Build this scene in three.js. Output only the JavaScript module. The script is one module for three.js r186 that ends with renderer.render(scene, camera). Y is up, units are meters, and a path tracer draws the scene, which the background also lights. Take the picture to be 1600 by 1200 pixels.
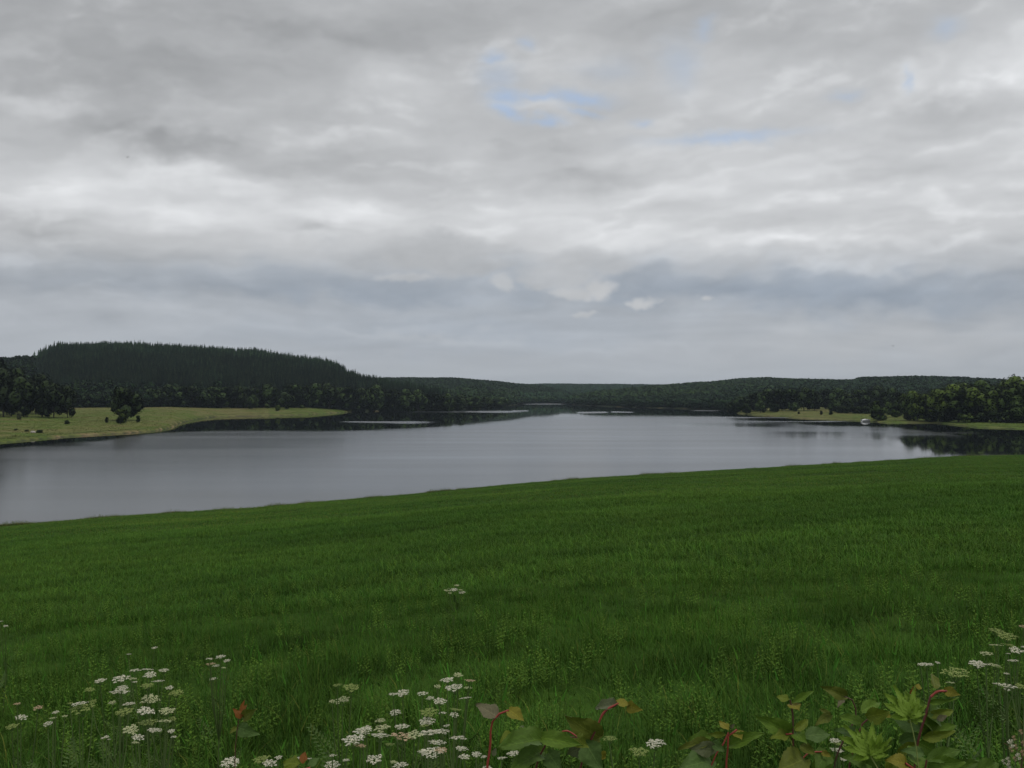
import * as THREE from 'three';
import { mergeGeometries } from 'three/addons/utils/BufferGeometryUtils.js';

// ---------------------------------------------------------------- camera, sky, sun, exposure
const F = 1386, HZ = 615, EYE = 14;          // focal length and horizon row in photograph pixels, eye height over the lake
const scene = new THREE.Scene();
const camera = new THREE.PerspectiveCamera(2 * Math.atan(600 / F) * 180 / Math.PI, 4 / 3, 0.05, 20000);
camera.position.set(0, EYE, 0);
camera.rotation.x = Math.atan((HZ - 600) / F);
const renderer = new THREE.WebGLRenderer({ antialias: true });
renderer.setSize(1024, 768);
renderer.toneMapping = THREE.LinearToneMapping;
renderer.toneMappingExposure = 1.0;
renderer.shadowMap.enabled = true;
const SKY_W = 4096, SKY_GAIN = 1.2, SKY_TINT = [1.0, 1.0, 1.0];
const sun = new THREE.DirectionalLight(new THREE.Color(1, 0.94, 0.84), 1.0);
sun.position.set(480, 1000, 40);
sun.target.position.set(0, 0, -250);
sun.castShadow = true; sun.shadow.radius = 36; sun.shadow.mapSize.set(2048, 2048);
Object.assign(sun.shadow.camera, { left: -900, right: 900, top: 900, bottom: -900, near: 1, far: 4000 });
scene.add(sun, sun.target);
scene.fog = new THREE.FogExp2(new THREE.Color(0.72, 0.87, 1.0), 0.00008);

// ---------------------------------------------------------------- numbers
function rng(seed) { let s = seed >>> 0; return () => { s = (s + 0x6d2b79f5) | 0; let t = Math.imul(s ^ (s >>> 15), 1 | s); t = (t + Math.imul(t ^ (t >>> 7), 61 | t)) ^ t; return ((t ^ (t >>> 14)) >>> 0) / 4294967296; }; }
const PERM = new Uint8Array(512);
{ const r = rng(77), a = [...Array(256).keys()]; for (let i = 255; i > 0; i--) { const j = Math.floor(r() * (i + 1)); [a[i], a[j]] = [a[j], a[i]]; } for (let i = 0; i < 512; i++) PERM[i] = a[i & 255]; }
const GX = new Float32Array(256), GY = new Float32Array(256);
for (let i = 0; i < 256; i++) { GX[i] = Math.cos(i * 2.399963); GY[i] = Math.sin(i * 2.399963); }
function noise(x, y) {                       // gradient noise, about -0.7 .. 0.7
  const xi = Math.floor(x), yi = Math.floor(y), fx = x - xi, fy = y - yi, X = xi & 255, Y = yi & 255;
  const u = fx * fx * fx * (fx * (fx * 6 - 15) + 10), v = fy * fy * fy * (fy * (fy * 6 - 15) + 10);
  const a = PERM[PERM[X] + Y], b = PERM[PERM[(X + 1) & 255] + Y], c = PERM[PERM[X] + ((Y + 1) & 255)], d = PERM[PERM[(X + 1) & 255] + ((Y + 1) & 255)];
  const n0 = GX[a] * fx + GY[a] * fy, n1 = GX[b] * (fx - 1) + GY[b] * fy, n2 = GX[c] * fx + GY[c] * (fy - 1), n3 = GX[d] * (fx - 1) + GY[d] * (fy - 1);
  return (n0 + u * (n1 - n0)) + v * ((n2 + u * (n3 - n2)) - (n0 + u * (n1 - n0)));
}
function fbm(x, y, oct) { let s = 0, a = 1; for (let i = 0; i < oct; i++) { s += a * noise(x, y); x = x * 2.03 + 17.3; y = y * 2.03 - 9.1; a *= 0.5; } return s; }
const clamp = (x, a, b) => Math.min(b, Math.max(a, x)), lerp = (a, b, t) => a + (b - a) * t;
const smooth = (x, a, b) => { const t = clamp((x - a) / (b - a), 0, 1); return t * t * (3 - 2 * t); };
function curve(table) {                      // monotone-ish smooth interpolation of [x, y] rows
  return (x) => {
    if (x <= table[0][0]) return table[0][1];
    for (let i = 1; i < table.length; i++) if (x <= table[i][0]) { const [x0, y0] = table[i - 1], [x1, y1] = table[i]; return lerp(y0, y1, (x - x0) / (x1 - x0)); }
    return table[table.length - 1][1];
  };
}
const toLin = (v) => { v /= 255; return v <= 0.04045 ? v / 12.92 : Math.pow((v + 0.055) / 1.055, 2.4); };

// ---------------------------------------------------------------- the sky: a layered overcast with a few gaps
{
  // [azimuth, height, half width, half height (all in view pixels), turn, lightness, blueness]
  const SOFT = [
    [250, 120, 260, 60, 8, -15, 0], [190, 190, 110, 36, 18, -20, 0], [330, 226, 120, 24, 4, -17, 0], [420, 268, 90, 16, 4, -12, 0], [80, 50, 220, 60, 0, -14, 0], [430, 42, 210, 20, 7, -15, 0],
    [100, 168, 120, 22, 4, 18, 0], [190, 212, 70, 14, -26, 16, 0], [110, 300, 160, 36, -5, 15, 0], [290, 270, 170, 18, 0, 12, 0], [360, 335, 230, 22, -2, 9, 0], [20, 345, 130, 14, 6, -12, 0],
    [640, 130, 150, 22, 10, 5, 0], [600, 320, 300, 18, 0, 7, 0], [850, 172, 58, 13, 3, 20, 0], [870, 190, 60, 10, -4, 10, 0], [1590, 95, 120, 50, -18, 24, 0], [1420, 128, 70, 22, -38, 16, 0],
    [1200, 262, 210, 18, -14, 9, 0], [1300, 266, 80, 10, -4, 10, 0], [1495, 316, 46, 14, 12, 17, 0], [1050, 372, 220, 16, -3, 9, 0], [1350, 375, 220, 11, 2, 12, 0], [1080, 155, 40, 12, -20, 9, 0], [1045, 190, 40, 10, -12, 9, 0],
    [910, 280, 74, 18, -3, -14, 0], [560, 255, 140, 20, 0, -8, 0], [1480, 168, 110, 32, -8, -13, 0], [480, 362, 52, 7, 4, -13, 0], [820, 230, 100, 12, 4, -8, 0], [700, 230, 160, 20, 0, 4, 0],
    [1000, 444, 420, 36, 2, -8, 7], [1400, 456, 330, 34, 3, -10, 6], [520, 448, 230, 26, 3, -9, 6], [150, 430, 260, 26, 2, -6, 3], [1500, 432, 150, 10, 0, -5, 2], [760, 520, 420, 30, 0, -3, 5], [1300, 525, 420, 36, 0, 3, -3],
    [660, 530, 140, 8, 2, 7, -3], [560, 515, 90, 5, 2, 6, -2], [1000, 545, 180, 8, 0, 4, 0],
    [700, 352, 400, 26, 2, 6, 0], [1250, 410, 300, 10, -2, 5, 0], [250, 520, 420, 40, 0, 1, 0],
  ];
  const PUFF = [   // small cumulus: [azimuth, height, half width, half height, lightness, blueness]
    [650, 400, 60, 26, 169, 5], [700, 402, 78, 34, 168, 5], [684, 374, 28, 15, 170, 5], [744, 420, 56, 16, 165, 6], [636, 434, 44, 8, 172, 6],
    [880, 434, 64, 24, 175, 5], [912, 410, 64, 22, 172, 5], [958, 418, 34, 16, 171, 6], [850, 442, 36, 14, 174, 6], [895, 460, 44, 13, 179, 4], [937, 453, 25, 19, 183, 3], [792, 444, 18, 14, 175, 6], [1008, 473, 24, 9, 180, 4], [1097, 469, 10, 6, 176, 5], [912, 494, 17, 6, 174, 6],
  ];
  const HOLE = [   // gaps to the blue: [azimuth, height, half width, half height, turn, strength]
    [793, 152, 24, 15, 10, 1.0], [850, 150, 48, 7, 2, 0.9], [905, 151, 38, 11, 4, 1.0], [798, 175, 20, 9, 25, 1.0], [850, 185, 28, 6, 4, 0.9], [768, 88, 16, 11, 0, 0.75], [822, 65, 10, 7, 0, 0.55], [912, 175, 24, 5, 12, 0.7],
    [1000, 188, 15, 6, 0, 0.6], [1140, 214, 92, 9, -4, 0.75], [1065, 100, 26, 34, 0, 0.38], [1102, 42, 11, 22, 40, 0.5], [1482, 40, 22, 15, -20, 0.5], [1320, 145, 22, 9, -10, 0.45], [1420, 122, 7, 14, 20, 0.6], [950, 105, 40, 16, 0, 0.25], [780, 120, 30, 22, 0, 0.4],
  ];
  const prep = (list) => list.map((f) => { const r = (f[4] ?? 0) * Math.PI / 180; return { f, c: Math.cos(r), s: Math.sin(r) }; });
  const soft = prep(SOFT), hole = prep(HOLE);
  const byRow = curve([[-6000, 176], [-900, 172], [-300, 172], [0, 168], [60, 172], [150, 177], [250, 181], [330, 187], [385, 186], [420, 173], [460, 165], [500, 164], [540, 165], [615, 168], [700, 168]]);
  const W = SKY_W, H = W / 2, data = new Float32Array(W * H * 4);
  for (let row = 0; row < H; row++) {
    const el = ((row + 0.5) / H - 0.5) * Math.PI, y = Math.sin(el), ce = Math.cos(el);
    for (let col = 0; col < W; col++) {
      const o = (row * W + col) * 4; data[o + 3] = 1;
      if (row < H / 2 - 2) { data[o] = 0.16; data[o + 1] = 0.17; data[o + 2] = 0.18; continue; }
      const az = ((col + 0.5) / W - 0.5) * 2 * Math.PI, x = Math.cos(az) * ce, z = Math.sin(az) * ce;
      const k = 1 / (Math.max(y, 0) + 0.14), X = x * k, Z = z * k;
      const front = z < -0.25, detail = front && el < 0.62 ? 6 : 4;
      const wx = noise(X * 0.9 + 3.1, Z * 0.9), wz = noise(X * 0.9 - 7.7, Z * 0.9 + 5.2);
      const big = fbm(X * 0.55 + wx * 0.5, Z * 0.75 + wz * 0.5, 4), fine = fbm(X * 1.7 + wx * 1.1 + 40, Z * 2.6 + wz * 1.1, detail);
      const rowPx = HZ - F * Math.tan(Math.min(el, 1.35));
      let L = byRow(rowPx), blue = 4 + 6 * smooth(rowPx, 380, 480), gap = 0;
      const high = smooth(el, 0.0, 0.2);
      L += big * 11 * (0.35 + 0.65 * high) + fine * lerp(5, 11, high);
      gap = smooth(fbm(X * 0.8 - 20, Z * 0.8 + 11, 4), 0.42, 0.9) * 0.5 * smooth(el, 0.44, 0.6);
      if (front) {
        let px = 800 + F * x / -z, py = HZ - F * y / -z;
        const w1 = fbm(px / 90, py / 50, 4), w2 = fbm(px / 90 + 31, py / 50 + 17, 4);
        const fade = smooth(-z, 0.3, 0.6);
        const qx = px + w1 * 55, qy = py + w2 * 28;
        const kx = lerp(-0.05, 0.2, smooth(px, 300, 1300)), uy = py + kx * (px - 800), up = smooth(py, 520, 330), low = smooth(py, 600, 470);
        const wide = 1 - smooth(py, 120, 420), b2 = fbm((px + w1 * 40) / lerp(170, 230, wide) + 11, (uy + w2 * 20) / lerp(46, 72, wide), 6), b3 = fbm((px + w2 * 18) / 50 + 3, (uy + w1 * 8) / 21 + 40, 4), busy = 0.3 + 0.7 * smooth(noise(px / 330 + 4.4, uy / 150 + 8.1) + 0.25 * smooth(px, 700, 1500), -0.25, 0.4);
        L += fade * (up * (b2 * 13 + busy * (b3 * 5 * (0.5 + smooth(b2, -0.3, 0.5)) + 6 * smooth(b2 + b3 * 0.35, 0.15, 0.65))) + low * (1 - up) * (b2 * 8 + b3 * 2.5));
        L += ((px - 800) / 800) * 6 * smooth(py, 520, 200) * fade;
        let dl = 0, db = 0, dg = 0;
        for (const { f, c, s } of soft) { const ax = qx - f[0], ay = qy - f[1], u = (ax * c + ay * s) / f[2], v = (-ax * s + ay * c) / f[3], q = u * u + v * v; if (q < 7) { const e = Math.exp(-q); dl += f[5] * e; db += f[6] * e; } }
        const px2 = px + w1 * 16 + noise(px / 11, py / 8) * 5, py2 = py + w2 * 9 + noise(px / 11 + 9, py / 8 + 3) * 4;
        let pe = 0, pl = 0, pb = 0;
        for (const f of PUFF) { const u = (px2 - f[0]) / f[2], v = (py2 - f[1]) / f[3], q = u * u + v * v; if (q < 2.4) { const e = 0.9 * (1 - smooth(q, 0.1, v > 0 ? 1.2 : 1.9)), tone = f[4] - clamp(v, -1, 1) * (f[4] < 171 ? 4 : 2) + b3 * 6; pl += (tone - pl) * (pe > 0 ? e : 1); pb += (f[5] - pb) * (pe > 0 ? e : 1); pe = Math.max(pe, e); } }
        for (const { f, c, s } of hole) { const ax = px2 - f[0] + w2 * 14, ay = py2 - f[1] + w1 * 10, u = (ax * c + ay * s) / f[2], v = (-ax * s + ay * c) / f[3], q = u * u + v * v; if (q < 6) dg = Math.max(dg, f[5] * Math.exp(-q * 0.9)); }
        L += dl * fade; blue += db * fade; L = lerp(L, pl, pe * fade); blue = lerp(blue, pb, pe * fade); gap = Math.max(gap, dg * fade * 0.95);
      }
      let r = L - blue * 0.45, g = L + blue * 0.02, b = L + blue * 0.62;
      r = lerp(r, 153, gap * 0.8); g = lerp(g, 173, gap * 0.8); b = lerp(b, 202, gap * 0.8);
      data[o] = toLin(r) * SKY_GAIN * SKY_TINT[0]; data[o + 1] = toLin(g) * SKY_GAIN * SKY_TINT[1]; data[o + 2] = toLin(b) * SKY_GAIN * SKY_TINT[2];
    }
  }
  const sky = new THREE.DataTexture(data, W, H, THREE.RGBAFormat, THREE.FloatType);
  sky.mapping = THREE.EquirectangularReflectionMapping; sky.magFilter = THREE.LinearFilter; sky.wrapS = THREE.RepeatWrapping; sky.needsUpdate = true;
  scene.background = sky; scene.environment = sky;
}

// ---------------------------------------------------------------- naming
const used = new Map();
function numbered(name) { const n = used.get(name) ?? 0; used.set(name, n + 1); return n ? name + '_' + String(n).padStart(3, '0') : name; }
function tag(o, label, category, group, kind) { o.userData.label = label; if (category) o.userData.category = category; if (group) o.userData.group = group; if (kind) o.userData.kind = kind; return o; }
function thing(name, label, category, pos, group) { const g = new THREE.Group(); g.name = numbered(name); g.position.set(...pos); scene.add(g); return tag(g, label, category, group); }
function part(name, geo, mat, parent) { const m = new THREE.Mesh(geo, mat); m.name = name; m.castShadow = m.receiveShadow = true; parent.add(m); return m; }
function instanced(name, geo, mat, list, parent) {     // rows of { x, y, z, s, sy, rot, tilt, color }
  const m = new THREE.InstancedMesh(geo, mat, list.length), M = new THREE.Matrix4(), Q = new THREE.Quaternion(), E = new THREE.Euler(), c = new THREE.Color();
  list.forEach((t, i) => {
    Q.setFromEuler(E.set(t.tilt ?? 0, t.rot, t.tilt2 ?? 0, 'YXZ'));
    m.setMatrixAt(i, M.compose(new THREE.Vector3(t.x, t.y, t.z), Q, new THREE.Vector3(t.s, t.sy ?? t.s, t.s)));
    m.setColorAt(i, c.setRGB(...t.color));
  });
  m.name = name; m.castShadow = m.receiveShadow = true; parent.add(m); return m;
}
const ORD = ['first', 'second', 'third', 'fourth', 'fifth', 'sixth', 'seventh', 'eighth', 'ninth', 'tenth', 'eleventh', 'twelfth', 'thirteenth', 'fourteenth', 'fifteenth', 'sixteenth', 'seventeenth', 'eighteenth', 'nineteenth', 'twentieth', 'twenty-first', 'twenty-second', 'twenty-third', 'twenty-fourth', 'twenty-fifth', 'twenty-sixth', 'twenty-seventh', 'twenty-eighth'];

// ---------------------------------------------------------------- lie of the land
const waterRow = (e) => (y) => (EYE - e) * F / (y - HZ);          // distance of a point at height e seen in row y
const nearShore = curve([[-500, 860], [0, 822], [200, 806], [400, 794], [480, 786], [640, 772], [800, 757], [1000, 742], [1200, 731], [1400, 719], [1500, 713], [1600, 711], [2100, 712]].map(([p, y]) => [p, waterRow(0.5)(y)]));
const farShore = curve([[-500, 730], [-200, 707], [0, 692], [30, 689.5], [100, 683], [200, 677], [245, 673.5], [268, 669], [280, 662], [310, 655], [340, 651], [400, 650], [480, 648], [540, 644.5], [560, 643], [640, 642.3], [715, 640.6], [760, 637], [800, 633.5], [812, 631], [840, 630.2], [885, 630.5], [900, 633], [940, 635], [1000, 637], [1060, 638.5], [1130, 641], [1150, 646], [1185, 649.5], [1250, 654], [1320, 656.5], [1358, 658.5], [1390, 661.5], [1420, 661], [1460, 661], [1530, 668.5], [1600, 670.5], [1700, 676], [2100, 700]].map(([p, y]) => [p, waterRow(0)(y)]));
// hills: tops of the trees on the skyline (rows), distance of the ridge, distance of the foot, height of the trees
const FOOT0 = curve([[-450, 520], [0, 560], [240, 590], [300, 598], [540, 668], [548, 698]]);
const HILLS = [
  { p0: -480, p1: 730, top: curve([[-450, 575], [-100, 566], [20, 556], [58, 552], [66, 548], [76, 540], [92, 534], [200, 532], [300, 537], [400, 544], [500, 556], [524, 562], [535, 572], [560, 583], [600, 591], [650, 601], [700, 611], [725, 622]]), ridge: curve([[-450, 950], [0, 900], [300, 920], [525, 900], [600, 860], [725, 760]]), foot: (p) => (p > 548 ? farShore(p) + 5 : FOOT0(p)), tree: curve([[50, 11], [75, 16], [525, 16], [620, 14], [725, 11]]) },
  { p0: 480, p1: 905, top: curve([[480, 590], [560, 588.5], [640, 587], [700, 587.5], [760, 591.5], [800, 595.5], [850, 600], [890, 612], [905, 622]]), ridge: curve([[480, 1600], [900, 1500]]), foot: (p) => Math.max(farShore(p) + 6, p < 720 ? 900 : 0), tree: () => 11 },
  { p0: 760, p1: 1110, top: curve([[760, 599], [860, 597.3], [1000, 598.3], [1060, 600], [1110, 604]]), ridge: () => 2500, foot: (p) => (p > 805 && p < 900 ? farShore(p) + 8 : 1330), tree: () => 13 },
  { p0: 880, p1: 1480, top: curve([[880, 627], [888, 622], [900, 615], [920, 609.5], [950, 606], [1000, 601.5], [1025, 599.3], [1100, 594], [1150, 589.5], [1200, 587.3], [1235, 588.5], [1300, 591], [1400, 597], [1480, 603]]), ridge: curve([[880, 1120], [920, 1200], [1025, 1350], [1150, 1450], [1480, 1450]]), foot: (p) => (p < 1140 ? farShore(p) + 5 : 760), tree: () => 10.5 },
  { p0: 1140, p1: 2100, top: curve([[1140, 596], [1240, 591], [1340, 590], [1346, 586.8], [1420, 584.3], [1500, 586.6], [1560, 589.5], [1640, 594], [1800, 600], [2100, 600]]), ridge: () => 1250, foot: () => 640, tree: () => 10.5 },
];
HILLS.forEach((h, i) => { h.index = i; h.edge = (p) => smooth(p, h.p0, h.p0 + 14) * (1 - smooth(p, h.p1 - 14, h.p1)); });
function hillAt(h, p, d) {
  if (p < h.p0 || p > h.p1) return -9;
  const dr = h.ridge(p), df = h.foot(p), crest = EYE + (HZ - h.top(p)) / F * dr - h.tree(p);
  if (d <= df) return -9;
  const t = (d - df) / (dr - df), base = 0.9;
  if (t <= 1) return base + (crest - base) * h.edge(p) * (0.45 * t + 0.55 * (t * t * (3 - 2 * t)));
  return base + (crest - base) * h.edge(p) * (1 - 0.35 * smooth(t, 1, 3.2));
}
const RISE = curve([[0, 130], [180, 125], [340, 60], [600, 55], [1140, 110], [1400, 130], [1600, 160]]), LIFT = curve([[535, 1], [575, 0.12], [1130, 0.12], [1160, 0.75]]);
function polar(x, d) { const r = Math.hypot(x, d), th = Math.atan2(x, d), tc = clamp(th, -0.76, 0.76); return { r, th, p: 800 + F * Math.tan(tc), q: r * Math.cos(tc) }; }
const fieldBump = (x, d) => fbm(x / 34, d / 34, 3) * 0.28 + fbm(x / 5 + 9, d / 5, 2) * 0.05;
function ground(x, z) {
  const d0 = -z, { r, th, p, q } = polar(x, d0), back = 1 - smooth(Math.abs(th), 1.2, 2.0);
  const n = nearShore(p), wob = noise(x / 7, d0 / 7) * 0.9 + noise(x / 2.2, d0 / 2.2) * 0.45;
  const s = q - n - wob;                       // past the near bank?
  if (s < 0 || back < 1) {
    const t = clamp(q / n, 0, 1), slope = 11.9 * t;
    const field = 12.4 - slope * back + fieldBump(x, d0) * smooth(r, 2, 9) * (1 - 0.7 * smooth(t, 0.9, 1)) + (1 - back) * noise(x / 40, d0 / 40);
    return { h: field, zone: 'field', s: -s, p, d: q };
  }
  const f = farShore(p) + noise(x / 16, d0 / 16) * 5 * Math.min(1, q / 700);
  if (q < f) return { h: -0.1 - Math.min(1.8, Math.min(s * 0.9, (f - q) * 0.2)), zone: 'bed', s: Math.min(s, f - q), p, d: q };
  const over = q - f;
  let e = 0.12 + Math.min(0.35, over * 0.12) + 4.6 * (1 - Math.exp(-over / RISE(p))) * LIFT(p) + noise(x / 22, d0 / 22) * 0.35 * Math.min(1, over / 20);
  let zone = 'meadow';
  for (const h of HILLS) { const v = hillAt(h, p, q) + fbm(x / 60, d0 / 60, 3) * 2.2 * smooth(q, h.foot(p), h.foot(p) + 80); if (v > e) { e = v; zone = 'hill'; } }
  if (zone === 'meadow' && p > 560 && p < 1150) zone = 'hill';
  return { h: e, zone, s: over, p, d: q };
}
const groundY = (x, z) => ground(x, z).h;
const at = (p, d) => [(p - 800) / F * d, -d];
const heightAt = (y, d) => EYE + (HZ - y) / F * d;

// colours are linear base colours
const C = { field: [0.058, 0.13, 0.016], fieldSoil: [0.028, 0.05, 0.01], meadow: [0.125, 0.18, 0.04], tan: [0.21, 0.195, 0.08], sand: [0.34, 0.26, 0.14], wood: [0.028, 0.04, 0.018], bed: [0.05, 0.05, 0.04], bank: [0.12, 0.1, 0.055] };
const mix3 = (a, b, t) => [lerp(a[0], b[0], t), lerp(a[1], b[1], t), lerp(a[2], b[2], t)];
function groundColor(g, x, d) {
  const n1 = fbm(x / 18, d / 18, 3), n2 = fbm(x / 3.1 + 7, d / 3.1, 3);
  if (g.zone === 'field') {
    let c = mix3(C.field, C.fieldSoil, clamp(0.45 + n1 * 0.5 + n2 * 0.35, 0, 1));
    if (g.s < 2.2) c = mix3(c, C.bank, 0.75 * (1 - smooth(g.s, 0.4, 2.2)));
    return c;
  }
  if (g.zone === 'bed') return C.bed;
  if (g.zone === 'hill') return g.s < 5 && noise(x / 25, d / 25) > 0.1 ? mix3(C.wood, C.sand, 0.25) : C.wood;
  let c = mix3(C.meadow, C.tan, clamp(0.3 + n1 * 0.75 + n2 * 0.12 - 0.4 * smooth(g.p, 1430, 1480) + (g.p < 420 && g.p > 0 && g.d > 470 ? 0.5 * smooth(g.d, 500, 570) : 0) + (g.p > 1150 && g.p < 1330 ? 0.3 : 0), 0, 1));
  if (g.p < 330) c = mix3(c, C.tan, 0.5 * smooth(g.s, 60, 30) * smooth(g.s, 10, 26) * smooth(n1, -0.4, 0.2));
  const sandy = smooth(noise(x / 9, d / 14), -0.15, 0.2) * (g.p < 290 ? 1 : 0.2);
  if (g.s < 7) c = mix3(c, C.sand, sandy * (1 - smooth(g.s, 2.5, 7)));
  else if (g.s < 13) c = mix3(c, [0.05, 0.075, 0.022], 0.6 * (1 - smooth(g.s, 9, 13)));
  return c;
}
function noiseTexture(size, seed, f) {
  const data = new Uint8Array(size * size * 4);
  for (let j = 0; j < size; j++) for (let i = 0; i < size; i++) { const c = f(i / size, j / size), o = (j * size + i) * 4; data[o] = clamp(c[0] * 255, 0, 255); data[o + 1] = clamp(c[1] * 255, 0, 255); data[o + 2] = clamp(c[2] * 255, 0, 255); data[o + 3] = 255; }
  const t = new THREE.DataTexture(data, size, size); t.wrapS = t.wrapT = THREE.RepeatWrapping; t.magFilter = THREE.LinearFilter; t.needsUpdate = true; return t;
}
const tileNoise = (u, v, f, o) => { const a = u * f, b = v * f, n = (x, y) => fbm(x + o, y + o, 4), w = smooth(u, 0.75, 1), w2 = smooth(v, 0.75, 1); return lerp(lerp(n(a, b), n(a - f, b), w), lerp(n(a, b - f), n(a - f, b - f), w), w2); };
const grain = noiseTexture(512, 1, (u, v) => { const n = tileNoise(u, v, 24, 3), m = tileNoise(u, v, 7, 60); const k = 0.82 + n * 0.26 + m * 0.16; return [k * (1 + m * 0.12), k, k * (1 - m * 0.1)]; });
grain.repeat.set(1 / 6, 1 / 6);
const landMat = new THREE.MeshPhysicalMaterial({ name: 'land', vertexColors: true, map: grain, roughness: 1, specularIntensity: 0.1 });
{
  const rings = [0.4]; let r = 0.4;
  while (r < 6500) { r += r < 84 ? Math.max(0.3, r * 0.045) : r < 225 ? 1.0 : r < 700 ? 3.6 : r < 1500 ? 11 : r * 0.035; rings.push(r); }
  const ths = []; for (let a = -180; a < -44; a += 4) ths.push(a); for (let a = -44; a <= 44; a += 0.22) ths.push(a); for (let a = 46; a <= 180; a += 4) ths.push(a); ths.push(180);
  const nt = ths.length, nr = rings.length, pos = new Float32Array(nt * nr * 3), col = new Float32Array(nt * nr * 3), uv = new Float32Array(nt * nr * 2), zone = new Array(nt * nr);
  for (let i = 0; i < nr; i++) for (let j = 0; j < nt; j++) {
    const th = ths[j] * Math.PI / 180, x = rings[i] * Math.sin(th), d = rings[i] * Math.cos(th), g = ground(x, -d), o = i * nt + j, c = groundColor(g, x, d);
    pos.set([x, g.h, -d], o * 3); col.set(c, o * 3); uv.set([x, d], o * 2); zone[o] = g.zone;
  }
  const lists = { field: [], lake_bed: [], left_meadow: [], right_meadow: [], hills: [] };
  for (let i = 0; i < nr - 1; i++) for (let j = 0; j < nt - 1; j++) {
    const a = i * nt + j, b = a + 1, c = a + nt, e = c + 1, z = zone[c];
    const list = z === 'field' || zone[a] === 'field' ? lists.field : z === 'bed' && zone[e] === 'bed' && zone[a] === 'bed' ? lists.lake_bed : z === 'hill' ? lists.hills : ths[j] < 0 ? lists.left_meadow : lists.right_meadow;
    list.push(a, b, c, b, e, c);
  }
  const words = { field: 'green sloping hay field in front, running down to the lake', lake_bed: 'muddy lake bed under the water', left_meadow: 'olive and tan meadow spit on the far left shore', right_meadow: 'grassy strips along the right shore below the trees', hills: 'wooded hills round the far end of the lake' };
  for (const [name, idx] of Object.entries(lists)) {
    const map = new Map(), P = [], K = [], U = [], I = [];
    for (const v of idx) { let n = map.get(v); if (n === undefined) { n = map.size; map.set(v, n); P.push(pos[v * 3], pos[v * 3 + 1], pos[v * 3 + 2]); K.push(col[v * 3], col[v * 3 + 1], col[v * 3 + 2]); U.push(uv[v * 2], uv[v * 2 + 1]); } I.push(n); }
    const g = new THREE.BufferGeometry(); g.setAttribute('position', new THREE.Float32BufferAttribute(P, 3)); g.setAttribute('color', new THREE.Float32BufferAttribute(K, 3)); g.setAttribute('uv', new THREE.Float32BufferAttribute(U, 2)); g.setIndex(I); g.computeVertexNormals();
    const m = part(name, g, landMat, scene); tag(m, words[name], null, null, 'structure');
  }
}

// ---------------------------------------------------------------- the lake: calm belts under the shores, wind-ruffled water between
{
  const X0 = -1150, X1 = 1150, D0 = 30, D1 = 1480, S = 2048, data = new Uint8Array(S * S * 4);
  const edge = curve([[-300, 730], [0, 700], [60, 694], [150, 688], [250, 676], [330, 672.5], [560, 672], [640, 670], [720, 667], [800, 659], [830, 652], [1000, 651], [1040, 651], [1120, 651], [1300, 666], [1400, 667], [1480, 676], [1520, 684], [1600, 720], [2100, 760]]);
  const STREAK = [[620, 815, 643.2, 1.5, 1], [530, 675, 660, 1.3, 0.95], [812, 888, 631, 0.9, 1], [905, 950, 644.5, 0.8, 1], [955, 990, 643.8, 0.7, 0.8], [1080, 1135, 641.3, 0.7, 1], [1130, 1260, 652.2, 0.9, 0.9], [1150, 1330, 658.6, 1.1, 0.8], [800, 826, 642, 0.7, 1], [1020, 1190, 653, 1.2, 0.8], [1410, 1540, 676, 1.5, 0.5]];
  const CALM = [[1040, 1230, 664, 3.2, 0.6], [1205, 1330, 680, 6.5, 0.55], [1345, 1390, 682, 6, 0.5], [1395, 1480, 690, 9, 0.85], [1400, 1760, 699, 19, 1.0], [0, 140, 693, 4, 0.5]];
  for (let j = 0; j < S; j++) for (let i = 0; i < S; i++) {
    const x = lerp(X0, X1, (i + 0.5) / S), d = lerp(D0, D1, (j + 0.5) / S), p = 800 + F * x / d;
    const y0 = HZ + EYE * F / d, y = y0 + fbm(x / 60, d / 35, 3) * Math.min(2.6, 0.04 * (y0 - HZ) + 0.2);
    const soft = 1.5 + 2.2 * smooth(p, 560, 760) * (1 - smooth(p, 1050, 1250)); let r = 0.45 * smooth(y, edge(p) - 1.4 * soft, edge(p) + 1.6 * soft);
    for (const [a, b, yy, w, k] of STREAK) if (p > a - 30 && p < b + 30) { const t = (p - a) / (b - a); r = Math.max(r, k * smooth(t, -0.12, 0.2) * (1 - smooth(t, 0.75, 1.12)) * Math.exp(-(((y - yy) / w) ** 2))); }
    for (const [a, b, yy, w, k] of CALM) if (p > a - 60 && p < b + 60) { const t = (p - a) / (b - a); r *= 1 - k * smooth(t, -0.2, 0.25) * (1 - smooth(t, 0.8, 1.15)) * Math.exp(-(((y - yy) / w) ** 4)); }
    r *= 1 + 0.42 * fbm(x / 170 + 5, d / 26, 4) * smooth(y, 655, 680);
    const o = (j * S + i) * 4; data[o] = data[o + 1] = data[o + 2] = clamp(lerp(0.07, 0.8, r), 0.02, 1) * 255; data[o + 3] = 255;
  }
  const tex = new THREE.DataTexture(data, S, S); tex.magFilter = THREE.LinearFilter; tex.needsUpdate = true;
  const g = new THREE.PlaneGeometry(X1 - X0, D1 - D0, 40, 40); g.rotateX(-Math.PI / 2); g.translate((X0 + X1) / 2, 0, -(D0 + D1) / 2);
  const mat = new THREE.MeshPhysicalMaterial({ name: 'lake water', color: new THREE.Color(0.012, 0.016, 0.018), roughness: 0.4, roughnessMap: tex, ior: 1.333 });
  const m = part('water', g, mat, scene); tag(m, 'grey lake with dark tree reflections along its far shores', null, null, 'structure');
}

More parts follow.
